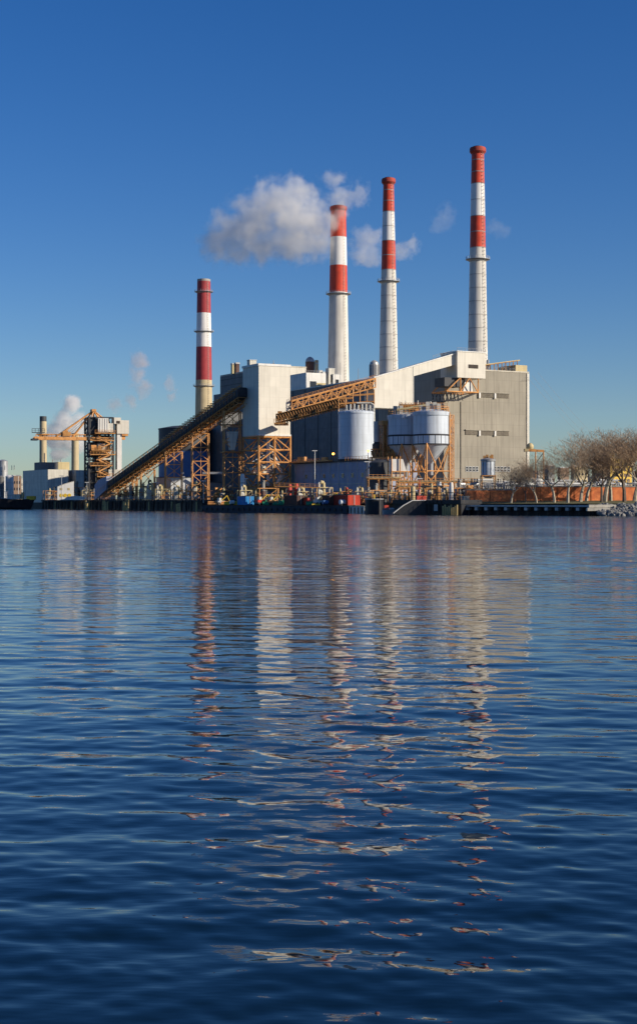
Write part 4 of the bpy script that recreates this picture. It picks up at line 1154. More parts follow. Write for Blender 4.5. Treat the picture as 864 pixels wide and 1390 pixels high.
# ================================================================== PIERS, BARGES AND CLUTTER
def piers():
    # left pier
    o=(WX(272,500),500); th=TH
    t=thing('left_pier','long dark timber pier on piles under the coal unloader and conveyor','pier',(*o,0),th)
    L=178
    MB().box(0,26,0,L,3.2,3.9).build('deck','timber',t)
    MB().box(.8,25.5,.5,L-.5,-1.5,3.19).build('pier_wall','black',t)
    fd=MB(); 
    for k in range(60): fd.box(-.25,-.004,1+k*L/61,1.35+k*L/61,.6,3.7)
    fd.box(-.3,-.26,0,L,2.6,2.9); fd.build('fender','timber',t)
    r=MB(); railing(r,(.3,0,3.9),(.3,L,3.9),1.1,2.4,.12); r.build('handrail','galv',t)
    for k in range(40):
        MB().tube((-.6,2+k*4.4,-2),(-.6,2+k*4.4,3.3),.3,n=8).build('pile','timber' if k%5 else 'pile',t)
    # pile clusters
    for k,(px,n,top,lb) in enumerate(((136,3,681,'cluster of three stubby mooring piles, leftmost along the dark pier'),(161,4,679.5,'cluster of short mooring piles, second from the left on the pier'),(191,6,680,'row of tall yellowed mooring piles, the brightest on the dark pier'),(263,3,682,'mooring piles with a pale cap beside the barge end'))):
        # point on the line just in front of the pier
        u=(px-432)/F; sl=(o[0]-u*o[1])/(math.sin(th)+u*math.cos(th)); P=Vector((o[0]-math.sin(th)*sl, o[1]+math.cos(th)*sl))-A_*6.0
        c=thing('mooring_dolphin',lb,'pile cluster',(P.x,P.y,0),th)
        for i in range(n):
            MB().tube((random.uniform(-.5,.5),i*1.15-n*.5,-2),(random.uniform(-.1,.3),i*1.1-n*.5,WZ(top,P.y)+.6-random.uniform(0,1.2)),.36,.32,n=9).build('pile','pile',c)
        MB().tube((0,-n*.5-.2,1.6),(0,n*.55,1.6),.16,n=6).build('lashing','timber',c)
    # middle pier with hull
    Y=366
    t=thing('middle_pier','dark jetty with vertical bright piles between the barges and the brick wall','pier',(WX(625,Y),Y,0),math.radians(48))
    L=(625-541)/F*Y/math.sin(math.radians(48))*1.06; zt=WZ(678.5,Y)
    MB().box(0,9,0,L,zt-1.,zt).build('deck','black',t); MB().box(.6,8.6,.3,L-.3,-1.5,zt-1.01).build('pier_wall','black',t)
    for k in range(11): MB().tube((-.5,.8+k*(.62 if k<8 else 1.4),-2),(-.5,.8+k*(.62 if k<8 else 1.4),zt-1.2-(k%3)*.3),.2,n=8).build('pile','pile',t)
    r=MB(); railing(r,(.2,0,zt),(.2,L,zt),1.1,1.6,.1); r.build('handrail','orange2',t)
    hb=MB()
    for k in range(9): hb.box(-.22,-.004,6+k*1.3,6.25+k*1.3,.3,zt-.2)
    hb.build('fender','timber',t)
    MB().box(-.28,-.23,7,8.2,1,2.6).build('ladder','galv',t)
    # right dock
    Y=347
    P0=Vector((WX(806,Y),Y)); P1=Vector((WX(626,369),369)); L=(P1-P0).length; th=math.atan2(-(P1-P0).x,(P1-P0).y)
    t=thing('right_dock','low dark quay with blue grey edge beam in front of the brick wall','pier',(P0.x,P0.y,0),th)
    MB().box(0,12,0,L,1.95,2.5).build('deck','black',t); MB().box(-.12,-.004,0,L,2.1,2.52).build('edge_beam','galv',t); MB().box(2,11.5,.3,L-.3,-1.5,1.94).build('pier_wall','black',t)
    for k in range(13):
        y=1.5+k*(L-3)/12; MB().box(-.2,1.9,y-.4,y+.4,1.2,1.94).build('bracket','galv',t)
        MB().tube((1,y,-2),(1,y,1.9),.3,n=8).build('pile','timber',t)
    # loaded barge
    Y=410
    bg=thing('deck_barge','long low dark blue barge carrying containers and pipework','barge',(WX(474,Y),Y,0),math.radians(50))
    X0=WX(474,Y); u=(272-432)/F; c_,s_=math.cos(math.radians(50)),math.sin(math.radians(50)); L=(X0-u*Y)/(s_+u*c_)
    zt=2.05
    h=MB(); h.v=[(0,0,zt),(10,0,zt),(10,L,zt),(0,L,zt),(.4,1.2,-.8),(9.6,1.2,-.8),(9.6,L-2.5,-.8),(.4,L-2.5,-.8)]
    h.f=[(0,1,2,3),(7,6,5,4),(0,4,5,1),(1,5,6,2),(2,6,7,3),(3,7,4,0)]; h.m=[0]*6; h.build('hull','barge',bg)
    MB().box(-.06,10.06,.0,L,zt+.004,zt+.2).build('deck_edge','timber',bg)
    tr=MB()
    for k in range(26): 
        tr.tube((-.15,1+k*L/26.5,1.1),(.1,1+k*L/26.5,1.1),.45,n=10)
    tr.build('tyre_fender','black',bg)
    def onb(px,dx):  # barge deck point for a photo column, dx metres inboard
        lo,hi=-2,L+2
        for _ in range(40):
            m=(lo+hi)/2; X=X0+c_*dx-s_*m; Yv=Y+s_*dx+c_*m
            if 432+F*X/Yv > px: lo=m
            else: hi=m
        return Vector((X,Yv,zt+.2))
    def container(px,pxr,pxl,dx,hpx,mat,label,ribs=True,th=TH,name='container'):
        p=onb(px,dx); w,d=span(px,p.y,pxl,pxr,th); w,d=abs(w),abs(d); h=hpx/F*p.y
        t=thing(name,label,'container',p,th)
        MB().box(0,w,0,d,0.1,h).build('body',mat,t)
        r=MB()
        for x in np.arange(.3,w-.1,.6): r.box(x,x+.12,-.07,-.003,.2,h-.1)
        for y in np.arange(.3,d-.1,.6): r.box(-.07,-.003,y,y+.12,.2,h-.1)
        r.build('rib',mat,t)
        e=MB().box(-.08,w+.08,-.08,d+.08,h+.003,h+.14).box(-.08,w+.08,-.08,d+.08,0,.097).build('frame','dark',t)
        for y in (-.1,): MB().box(w*.48,w*.52,y-.05,-.07,.2,h-.1).build('door_bar','galv',t)
        return t
    container(333.5,344.5,322,2,12,'blue','bright blue cargo container on the left half of the barge')
    container(403,413,385,2.4,13,'brownbox','dark brown container with a red right end in the middle of the barge')
    container(417,420,405,3.5,10,'redbox','narrow bright red container right of the brown one on the barge')
    container(472,489,448,2.8,14,'redbox','red container with white top rail at the right end of the barge')
    container(447,473,437,4.5,13,'brownbox','low dark brown bin left of the red end container on the barge')
    # pipes, tarps, machines on deck: each a thing
    def deck(px,dx,name,label,cat,builder,th=TH):
        p=onb(px,dx); t=thing(name,label,cat,p,th); builder(t); return t
    def pipes(mat,L_,n,r): 
        def f(t):
            for i in range(n): MB().tube((0,i*r*2.1,r),(L_,i*r*2.1,r),r,n=8).build('pipe',mat,t)
            for i in range(max(0,n-1)): MB().tube((0,i*r*2.1+r,r*2.7),(L_,i*r*2.1+r,r*2.7),r,n=8).build('pipe',mat,t)
        return f
    deck(282,2.5,'pipe_stack','orange boom section lying on the left end of the barge','pipe stack',pipes('orange',6.2,3,.32),math.radians(-4))
    deck(304,3,'pipe_stack','yellow spar lying beside the blue container on the barge','pipe stack',pipes('yellow',4.2,2,.3),math.radians(-10))
    deck(356,3,'pipe_stack','green pipes stacked between the blue and brown containers','pipe stack',pipes('green',8,4,.28),0)
    deck(350,5,'pipe_stack','longer green pipes behind the first green stack','pipe stack',pipes('green',9,4,.4),0)
    deck(415,3.2,'pipe_stack','green pipes right of the narrow red container','pipe stack',pipes('green',5.2,4,.3),0)
    deck(423,2,'pipe_stack','yellow pipe at the barge edge near the right containers','pipe stack',pipes('yellow',2.4,1,.22),0)
    def tank(mat,r,L_):
        def f(t): 
            MB().tube((0,0,r+.25),(L_,0,r+.25),r,n=16).build('shell',mat,t,True); MB().box(.3,.6,-r*.8,r*.8,0,r*.6).box(L_-.6,L_-.3,-r*.8,r*.8,0,r*.6).build('saddle','dark',t)
        return f
    deck(461,2,'deck_tank','small pale blue tank on the barge before the brown bin','tank',tank('paleblue',.7,1.6))
    deck(312,3,'deck_tank','white drum shaped tank left of the blue container','tank',tank('white',.6,1.3))
    deck(438,2.4,'deck_tank','blue drum on the barge deck near the yellow pipe','tank',tank('bluetank',.6,1.6))
    def machine(mat,w,h):
        def f(t):
            MB().box(0,w,0,2,.5,h).build('body',mat,t); MB().box(w*.15,w*.5,-.1,1.4,h,h+.9).build('cab','offwhite',t)
            MB().beam((w*.7,1,h),(w*1.5,.8,h+1.6),.25).beam((w*1.5,.8,h+1.6),(w*1.9,.8,h-.2),.2).build('arm','yellow',t)
            for x in (.3,w-.5): MB().tube((x,-.2,.45),(x,2.2,.45),.45,n=12).build('wheel','black',t)
        return f
    deck(350,2.2,'loader','red machine with a yellow arm right of the blue container','machine',machine('redbox',2.4,1.6))
    deck(366,4,'loader','orange machine with a yellow arm before the green pipes','machine',machine('orange',2.2,1.5))
    deck(429,3.6,'loader','white machine with a yellow arm behind the yellow pipe','machine',machine('white',2.,1.4))
    deck(296,4,'loader','grey machine with a yellow arm beside the orange boom section','machine',machine('galv',2.2,1.3))
    deck(442,5,'loader','dark machine with a yellow arm left of the brown bin','machine',machine('dark',2.6,2))
    # grey small barge
    p=Vector((WX(494,404),404,0)); t=thing('small_barge','short pale grey float between the long barge and the black fender','barge',p,math.radians(40))
    MB().box(0,5,0,6.3,-.5,WZ(688,404)).build('hull','galv',t); MB().box(-.05,5.05,-.05,6.35,WZ(688,404)+.003,WZ(688,404)+.18).build('deck_edge','concpale',t)
    for k in range(4): MB().box(-.1,-.003,.8+k*1.5,1.1+k*1.5,.1,WZ(688,404)-.2).build('fender','timber',t)
    # black fender cylinder
    Yf=398; t=thing('cylinder_fender','big black drum shaped dolphin right of the pale grey float','dolphin',(WX(507.5,Yf),Yf,0),0)
    MB().lathe([(2.45,-1),(2.45,WZ(678,Yf))],n=28).build('drum','black',t,True); MB().lathe([(2.6,WZ(678,Yf)),(2.6,WZ(676.8,Yf))],n=28).build('rim','galv',t,True)
    MB().tube((0,0,WZ(677,Yf)),(0,0,WZ(671,Yf)),.2,n=8).build('bollard','yellow',t)
    # skiff with bow
    Yf=386; t=thing('workboat','small grey work boat with a raked white edged bow beside the black drum','boat',(WX(520,Yf),Yf,0),math.radians(6))
    s=Yf/F
    MB().prism([(0,-.3),(2.2,-.3),(3.9,1.4),(0,1.2)],0,2.2).build('hull','galv',t); MB().beam((0,-.08,1.5),(3.9,-.08,1.5),.12).build('gunwale','white',t)
    MB().box(.4,1.5,.5,1.9,1.21,2.4).build('wheelhouse','redbox',t); MB().box(1.8,2.8,.5,1.9,1.25,1.7).build('deck_box','white',t)
    # gangway curve / hull rising to the jetty
    Yf=372; t=thing('dark_launch','black hulled launch with upswept pale rail moored at the jetty','boat',(WX(535,Yf),Yf,0),math.radians(10))
    s=Yf/F
    MB().prism([(-.2,.2),(5,-.4),(9.5,-.4),(9.5,3.6),(4.6,3.5),(2.2,2.2)],0,3).build('hull','black',t)
    MB().path([(-.3,-.05,.4),(2.2,-.05,2.3),(4.6,-.05,3.6),(9.5,-.05,3.7)],.12).build('rail','white',t); MB().box(6,8.5,.6,2.4,3.6,4.8).build('cabin','redbox',t)
    # riprap rocks
    random.seed(21)
    rk=[]
    for v in range(5):
        mb=MB(); mb.sphere((0,0,0),1,7,.75)
        mb.v=[tuple(c*random.uniform(.75,1.2) for c in p) for p in mb.v]; rk.append(mb.mesh('boulder','rock'))
    for k in range(290):
        px=random.uniform(812,885); f=random.random(); u_=(px-432)/F; t_=(u_*343-64)/(51+12*u_); Yv=343-12*t_-2+f*9
        s_=random.uniform(.45,1.0)
        o=bpy.data.objects.new('boulder',rk[k%5]); COL.objects.link(o); o.location=(WX(px,Yv),Yv,-.2+f*2.7); o.scale=(s_,s_,s_*.8); o.rotation_euler=(random.random()*3,random.random()*3,random.random()*6)
        tag(o,'grey boulder in the rock bank at the right end of the shore','boulder','boulders of the shore rock bank')
    for k,(pa,pb,py,lb) in enumerate(((799,836,687,'upper long cream slab at the left end of the rock bank'),(797,828,691.5,'lower long cream slab beneath the upper one'))):
        Yv=345-k*1.2; t=tag(MB().box(0,(pb-pa)/F*Yv,0,1.6,-.35,.35).build('stone_slab','concpale'),lb,'slab'); t.location=(WX(pa,Yv),Yv,WZ(py,Yv)); t.rotation_euler=(0,0,.05)

M['barge']=paint('barge_blue_black',(.035,.05,.075),.6,.3,.3)

def brick_wall():
    for k,(pa,pb,Y,yt,lb) in enumerate(((633,700,384,665.5,'lower left stretch of the orange brick wall behind the quay'),(700,905,391,661,'long right stretch of the orange brick wall behind the bare trees'))):
        th=math.radians(12) if k==0 else math.radians(6)
        X=WX(pa,Y); u=(pb-432)/F; L=(u*Y-X)/(math.cos(th)-u*math.sin(th))
        t=thing('brick_wall',lb,'wall',(X,Y,G),th); h=WZ(yt,Y)-G
        MB().box(0,L,0,.6,0,h).build('wall','brick',t)
        MB().box(-.05,L+.05,-.1,.7,h+.002,h+.22).build('coping','conc',t)
        n=max(2,round(L/4.6))
        for i in range(n):
            x=L*(i+.5)/n; MB().box(x-.25,x+.25,-.12,-.003,0,h-.02).build('pier','brick',t)
    # pale concrete end block
    t=thing('concrete_kiosk','weathered concrete block at the left end of the brick wall','block',(WX(629,376),376,G-.2),math.radians(20))
    MB().box(0,1.6,0,2,0,2).build('block','conc',t); MB().box(-.1,1.7,-.1,2.1,2.003,2.15).build('cap','concpale',t)

# ------------------------------------------------------------------ switchyard and industrial clutter
def clutter():
    random.seed(99)
    # bus portals
    def portal_proto(th):
        t=thing('switchyard_portal','','switchgear',(0,0,0),th)
        m=MB()
        w,h=5.2,5.4
        for x in (0,w):
            m.beam((x,0,0),(x,0,h),.28); m.beam((x-.5,0,0),(x,0,1.5),.12)
        m.beam((-.4,0,h),(w+.4,0,h),.3); m.beam((-.4,0,h-.8),(w+.4,0,h-.8),.18)
        for i in range(7): m.beam((w*i/7,0,h-.8),(w*(i+1)/7,0,h),.1)
        m.build('portal_frame','galv',t)
        for i in range(4):
            x=w*(i+.5)/4; n=MB()
            for k in range(5): n.lathe([(.1,h-1.1-k*.3),(.26,h-1.0-k*.3),(.1,h-.9-k*.3)],cx=x,n=8)
            n.build('insulator','brownbox' if i%2 else 'offwhite',t)
        return t
    p=portal_proto(TH); first=True
    zones=[(618,864,398,430,40)]
    # light posts of the yard make the busy tangle above the brick wall
    k=0; rows=[(402,'front'),(412,'middle'),(424,'rear')]
    for ri,(Y,rn) in enumerate(rows):
        n=11
        for i in range(n):
            px=640+(i+.3*ri)*22
            loc=(WX(px,Y),Y+random.uniform(-1,1),G); s_=random.uniform(.95,1.25)
            lb='galvanised switchyard portal with insulators, %s from the left in the %s row'%(['first','second','third','fourth','fifth','sixth','seventh','eighth','ninth','tenth','eleventh'][i],rn)
            if first: o=p; first=False; o.location=loc; o['label']=lb; 
            else: o=copy_tree(p,loc,TH+random.uniform(-.1,.1),lb)
            o['label']=lb; o['group']='switchyard portals, %s row'%rn; o.scale=(1,1,s_)
    # transformers and breakers
    tr=thing('transformer','','transformer',(0,0,0),TH)
    MB().box(0,3,0,2,.3,3).build('tank','galv',tr)
    f=MB(); 
    for i in range(7): f.box(.2+i*.4,.35+i*.4,-.6,-.004,.6,2.7)
    f.build('radiator','offwhite',tr)
    for i in range(3):
        b=MB(); 
        for k in range(6): b.lathe([(.1,3+k*.35),(.3,3.12+k*.35),(.1,3.3+k*.35)],cx=.6+i*.9,cy=1,n=8)
        b.build('bushing','brownbox' if i!=1 else 'offwhite',tr)
    MB().tube((.3,1,3.9),(2.7,1,3.9),.4,n=10).build('conservator','galv',tr)
    spots=[(622,404,'leftmost, at the stair tower foot'),(640,400,'left of the small tank'),(676,403,'right of the small tank'),(694,400,'behind the low brick wall stretch'),(716,404,'under the orange gantry'),(744,402,'behind the first pale trees'),(778,404,'between the pale trees and the thick ones'),(812,402,'below the yellow tower'),(842,404,'near the right edge')]
    for i,(px,Y,w_) in enumerate(spots):
        o=tr if i==0 else copy_tree(tr); o.location=(WX(px,Y),Y,G+2.1 if 0 else G); o['label']='grey transformer with ribbed bushings, '+w_; o['group']='switchyard transformers'; o.scale=(1,1,1.35)
    # yard fence
    # small pipe tower/mast units along the plant front
    def post_proto():
        t=thing('insulator_post','','insulator post',(0,0,0),0)
        MB().beam((0,0,0),(0,0,3.2),.2).build('post','galv',t)
        m=MB()
        for k in range(6): m.lathe([(.1,3.2+k*.28),(.28,3.3+k*.28),(.1,3.42+k*.28)],n=8)
        m.build('insulator','offwhite',t); MB().beam((-.7,0,4.95),(.7,0,4.95),.12).build('bus_bar','galv',t)
        return t
    pp=post_proto()
    for i in range(64):
        px=random.uniform(618,880); Y=random.uniform(396,420)
        o=pp if i==0 else copy_tree(pp); o.location=(WX(px,Y),Y,G); o.rotation_euler=(0,0,random.random()*3); s_=random.uniform(.8,1.35); o.scale=(1,1,s_)
        o['label']='slim switchyard post with a ribbed insulator behind the brick wall'; o['group']='switchyard insulator posts'
    # orange pipe racks in front of the silos
    for k,(pa,pb,Y,za,zb,m,lb) in enumerate(((541,648,412,655,664,'orange','long orange pipe rack crossing in front of the cone bottomed silos'),
                                    (541,600,404,662,678,'orange','lower orange pipe rack over the jetty'),
                                    (500,542,420,650,668,'orange2','rusty pipe rack left of the white hopper'))):
        t=thing('pipe_rack',lb,'pipe rack',(WX(pa,Y),Y,G),math.radians(4)); L=(pb-pa)/F*Y; h=WZ(za,Y)-G; h2=WZ(zb,Y)-G
        fr=MB(); n=max(3,round(L/3.2))
        for i in range(n+1):
            x=L*i/n
            for y in (0,3): fr.beam((x,y,0),(x,y,h),.28)
            for z in (h,h2): fr.beam((x,0,z),(x,3,z),.26)
        for y in (0,3):
            fr.beam((0,y,h),(L,y,h),.34); fr.beam((0,y,h2),(L,y,h2),.26)
        for i in range(0,n,2): fr.beam((L*i/n,0,0),(L*(i+1)/n,0,h2),.2)
        fr.build('frame',m,t)
        for j in range(6):
            y=.3+j*.48; MB().tube((-.4,y,h+.35 if j%2 else h2+.3),(L+.4,y,(h+.35) if j%2 else h2+.3),.16+.05*(j%3),n=7).build('pipe',['offwhite','yellowbox','galv','brownbox','redbox','orange'][j],t)
        r=MB(); railing(r,(0,-.2,h+.1),(L,-.2,h+.1),1.1,1.3,.1); r.build('handrail','orange',t)
    # gantry right of the boiler house
    Y=500; t=thing('yard_gantry','orange gantry with one tall post right of the tan boiler house','gantry',(WX(717,Y),Y,G),0)
    L=21/F*Y; h=WZ(611,Y)-G
    MB().beam((0,0,h),(L,0,h-.3),.5,.8).build('beam','orange',t)
    for x,hh in ((L-.2,h),(L*.45,h)): MB().beam((x,0,0),(x,0,hh),.4).build('post','orange',t)
    MB().beam((L*.45,0,h-4.5),(L,0,h-.5),.25).build('brace','dark',t)
    t=thing('horizontal_vessel','buff domed vessel at the right edge of the boiler house','tank',(WX(719,505),505,WZ(609,505)),0)
    MB().sphere((0,0,.7),1.25,14,1.05).build('dome','yellowbox',t,True); MB().box(-2,1.6,-1.5,1.5,-1,-.05).build('saddle','yellowbox',t)
    # power lines
    for k,(a,b,lb) in enumerate((((716,513,560),(795,580,700),'lowest thin black power line falling right from the roof of the tan building'),((729,505,560),(808,575,700),'upper thin power line in the sky right of the tan building'),((722,510,560),(800,578,700),'middle thin power line in the sky right of the tan building'))):
        A=W(*a); B=W(b[0]+22,b[1]+38,b[2]); m=MB(); pts=[A.lerp(B,i/14)-Vector((0,0,4*math.sin(math.pi*i/14)*.35)) for i in range(15)]; pts=[p-A for p in pts]
        m.path(pts,.035,4); o=m.build('power_line','seamdark'); o.location=A; tag(o,lb,'cable')
    # mid-front skids with pipework: a tangle of valves between pier and conveyors
    def skid(seed,mats):
        r=random.Random(seed); t=thing('equipment_skid','','equipment',(0,0,0),0)
        w=r.uniform(3.5,6)
        fr=MB()
        for x in (0,w):
            for y in (0,2.2): fr.beam((x,y,0),(x,y,3.2),.18)
        for z in (.2,1.8,3.2):
            for y in (0,2.2): fr.beam((0,y,z),(w,y,z),.16)
        fr.beam((0,0,.2),(w,0,3.2),.12); fr.build('frame',mats[0],t)
        MB().box(.2,w-.2,.1,2.1,.05,.3).build('base',mats[1],t)
        for i in range(5):
            x=r.uniform(.4,w-.4); h=r.uniform(1.2,4.6); rad=r.uniform(.12,.45)
            MB().path([(x,r.uniform(-.2,1.6),.3),(x,.8,h),(x+r.uniform(-1.4,1.4),.8,h+.1)],rad,7).build('pipe',mats[2+i%(len(mats)-2)],t)
        MB().lathe([(.7,.3),(.7,2.4),(.3,2.8)],cx=w*.35,cy=1.1,n=12).build('vessel',mats[-1],t,True)
        return t
    pal=[('orange2','dark','yellowbox','brownbox','darktank','conc'),('orange','brownbox','conc','redbox','orange','darktank'),('yellowbox','conc','orange','conc','yellowbox','offwhite'),('brownbox','dark','orange','conc','darktank','orange2')]
    base=[skid(100+i,pal[i]) for i in range(4)]
    names=['rusty framed','orange framed','buff framed','brown framed']
    used=[False]*4
    places=[]
    # along the left pier: px 150..300
    o=(WX(272,500),500)
    for i in range(19):
        px=62+i*12.4 if i<17 else 285+(i-17)*11
        places.append((px,'pier','on the dark pier'))
    for i in range(14): places.append((326+i*13,'quay','on the quay behind the loaded barge'))
    for i in range(13): places.append((505+i*10.5,'jetty','behind the jetty under the silos'))
    refs={'pier':[(90,'near the white cabin'),(150,'at the unloader foot'),(190,'by the conveyor foot'),(240,'below the middle trestles'),(400,'near the upper trestles')],
          'quay':[(360,'left of the white tower legs'),(400,'below the white tower'),(460,'before the lilac building'),(600,'near the black drum')],
          'jetty':[(540,'left of the white hopper'),(585,'below the cone silos'),(700,'at the stair tower foot')]}
    for i,(px,zn,txt) in enumerate(places):
        j=random.randrange(4)
        u=(px-432)/F
        if zn=='pier':
            sl=(o[0]-u*o[1])/(math.sin(TH)+u*math.cos(TH)); Yv=o[1]+math.cos(TH)*sl+random.uniform(2,5); z=3.9
            if px>272: Yv=505; z=G
        elif zn=='quay': Yv=452-(px-326)*.2; z=G
        else: Yv=398-(px-505)*.1+6; z=G
        ob=base[j] if not used[j] else copy_tree(base[j]); used[j]=True
        ref=[r for lim,r in refs[zn] if px<=lim][0]
        s_=random.uniform(.8,1.3)*(1.25 if zn=='pier' else 1.)
        ob.location=(WX(px,Yv),Yv,z); ob.rotation_euler=(0,0,TH+random.uniform(-.25,.25)); ob.scale=(s_,s_,s_*random.uniform(.8,1.2))
        cnt=sum(1 for q in places[:i] if q[1]==zn); ordn=['first','second','third','fourth','fifth','sixth','seventh','eighth','ninth','tenth','eleventh','twelfth','thirteenth','fourteenth','fifteenth','sixteenth','seventeenth','eighteenth','nineteenth','twentieth'][cnt]
        lb='%s skid, %s from the left %s'%(names[j],ordn,{'pier':'on the dark pier','quay':'behind the loaded barge','jetty':'on the jetty under the silos'}[zn])
        ob['label']=lb; ob['group']='equipment skids along the waterfront'
    for j in range(4):
        if not used[j]: base[j].location=(WX(300,520),520,G); base[j]['label']=names[j]+' equipment skid at the pier end'; base[j]['group']='equipment skids along the waterfront'
    # red tanks / barrels behind the barge
    for k,(px,py,Y,h,m,lb) in enumerate(((393,665,440,1.9,'redbox','upright red drum left of its twin behind the barge'),(402,664.5,440,2.0,'redbox','upright red drum right of its twin behind the barge'),
                       (357,672,440,1.5,'brownbox','squat brown tank below the white tower'),(470,668,436,1.6,'redbox','red tank before the lilac building'),(594,668,392,1.6,'orange2','rusty orange tank under the cone bottomed silo'),(560,667,392,1.5,'yellowbox','buff tank at the jetty'),
                       (596,665,410,2.4,'paleblue','pale blue drum below the cone silo legs'),(612,668,392,2.8,'white','white upright cylinder at the stair tower foot'),(172,664,585,2.,'conc','grey round vessel beneath the conveyor foot'),(219,663,560,2.,'yellowbox','buff round vessel under the middle conveyor'),(329,655,470,3,'white','white vessel at the left of the tower legs'))):
        t=thing('drum',lb,'drum',(WX(px,Y),Y,WZ(py,Y)-.2),0); r=3.1/F*Y
        MB().lathe([(r,-h-.8),(r,h*.6),(r*.7,h)],n=16).build('shell',m,t,True); MB().lathe([(r+.08,0),(r+.08,.15)],n=16).build('band','dark',t)
        for x in (-r*.7,r*.7): MB().beam((x,0,-h-.8),(x,0,G-WZ(py,Y)+.2 if G-WZ(py,Y)+.2 < -h-.9 else -h-1.2),.2).build('leg','dark',t)
    # red crane-like boom from below tower to right, red/white rail
    Y=430; t=thing('gangway','long thin rusty gangway spanning from the tower foot over the quay','gangway',(WX(372,Y),Y,G),0)
    L=62/F*Y; z=WZ(660,Y)-G
    MB().beam((0,0,z),(L,0,z-.4),.9,.3).build('deck','orange2',t); r=MB(); railing(r,(0,-.4,z),(L,-.4,z-.4),1,1.5,.08); r.build('handrail','orange',t)
    for x in (1,L-1): MB().beam((x,0,0),(x,0,z-.2),.3).build('post','orange2',t)
    # waterfront light poles
    for k,(px,yt,Y,lb) in enumerate(((333,650,470,'white T shaped lamp pole left of the tower legs'),(276,653,495,'thin pale lamp pole below the fourth trestle'),(498,627,425,'dark lamp pole before the lilac building'),(569,650,392,'red topped pole on the jetty'),(427,612,470,'slim white pole at the edge of the roof walkway'),
                                     (118,655,600,'lamp pole beside the unloader tower'),(212,655,560,'lamp pole between the trestles'))):
        t=thing('lamp_pole',lb,'lamp pole',(WX(px,Y),Y,G),0); h=WZ(yt,Y)-G
        MB().tube((0,0,0),(0,0,h),.16,.11,n=6).build('pole',['white','offwhite','darktank','redbox','white','galv','galv'][k],t); MB().box(-.8,.8,-.15,.15,h-.05,h+.2).build('lamp_head','white',t)
    # tan clutter frames behind: second row of lattice in the shade between trestles
    t=thing('pipe_bridge','pale horizontal pipe bridge in the shade right of the tall trestle','pipe bridge',(WX(275,560),560,G),0)
    z=WZ(642,560)-G; MB().beam((0,0,z),(9,0,z),.8,.8).build('duct','galv',t)
    for x in (1,8): MB().beam((x,0,0),(x,0,z),.4).build('post','dark',t)

# ================================================================== RIGHT SIDE CITY
def city_right():
    Y=680; w,d=span(828,Y,803,857)
    t=thing('yellow_apartment_tower','yellow apartment block with brown shaded side seen through the bare trees','building',(WX(828,Y),Y,G),math.radians(28)); h=WZ(622,Y)-G
    MB().box(0,w,0,d,0,h).build('wall','yellowbld',t); MB().box(-.2,-.004,.1,d-.1,0,h-.1).build('side_shade_wall','brownbld',t)  # brown sheet over the yellow wall colours in the side's shade
    MB().box(w*.05,w*.3,2,6,h,h+2.6).build('roof_house','yellowbld',t)
    for r in range(7):
        for c in range(5):
            x=w*(.08+.18*c); z=2+r*(h-3)/7; wn=MB().box(x,x+1.3,-.08,-.004,z,z+1.4).build('window','brownbld',t)
    for k,(pc,pl,pr,yt,Y,m,lb) in enumerate(((744,738,752,632,900,'greywall','small blue grey city block seen left of the bare trees'),(760,756,772,635,980,'brownbld','low brown city block among the left bare trees'),
            (779,774,797,633,900,'shaft_tan','tan city block between the bare trees'),(802,797,806,648,700,'offwhite','small cream house left of the brown shaded tower'),(866,858,900,640,800,'brownbld','brown city block at the right edge'),(730,722,738,640,1100,'offwhite','pale far block under the orange gantry'))):
        w,d=span(pc,Y,pl,pr); b=thing('city_building',lb,'building',(WX(pc,Y),Y,G),TH); h=WZ(yt,Y)-G
        MB().box(0,w,0,d,0,h).build('wall',m,b); MB().box(-.2,w+.2,-.2,d+.2,h,h+.5).build('roof','galv',b)
        for r_ in range(4):
            for c in range(4): MB().box(w*(.08+.24*c),w*(.08+.24*c)+w*.12,-.06,-.004,h*(.15+.2*r_),h*(.15+.2*r_)+1.5).build('window','glass',b)

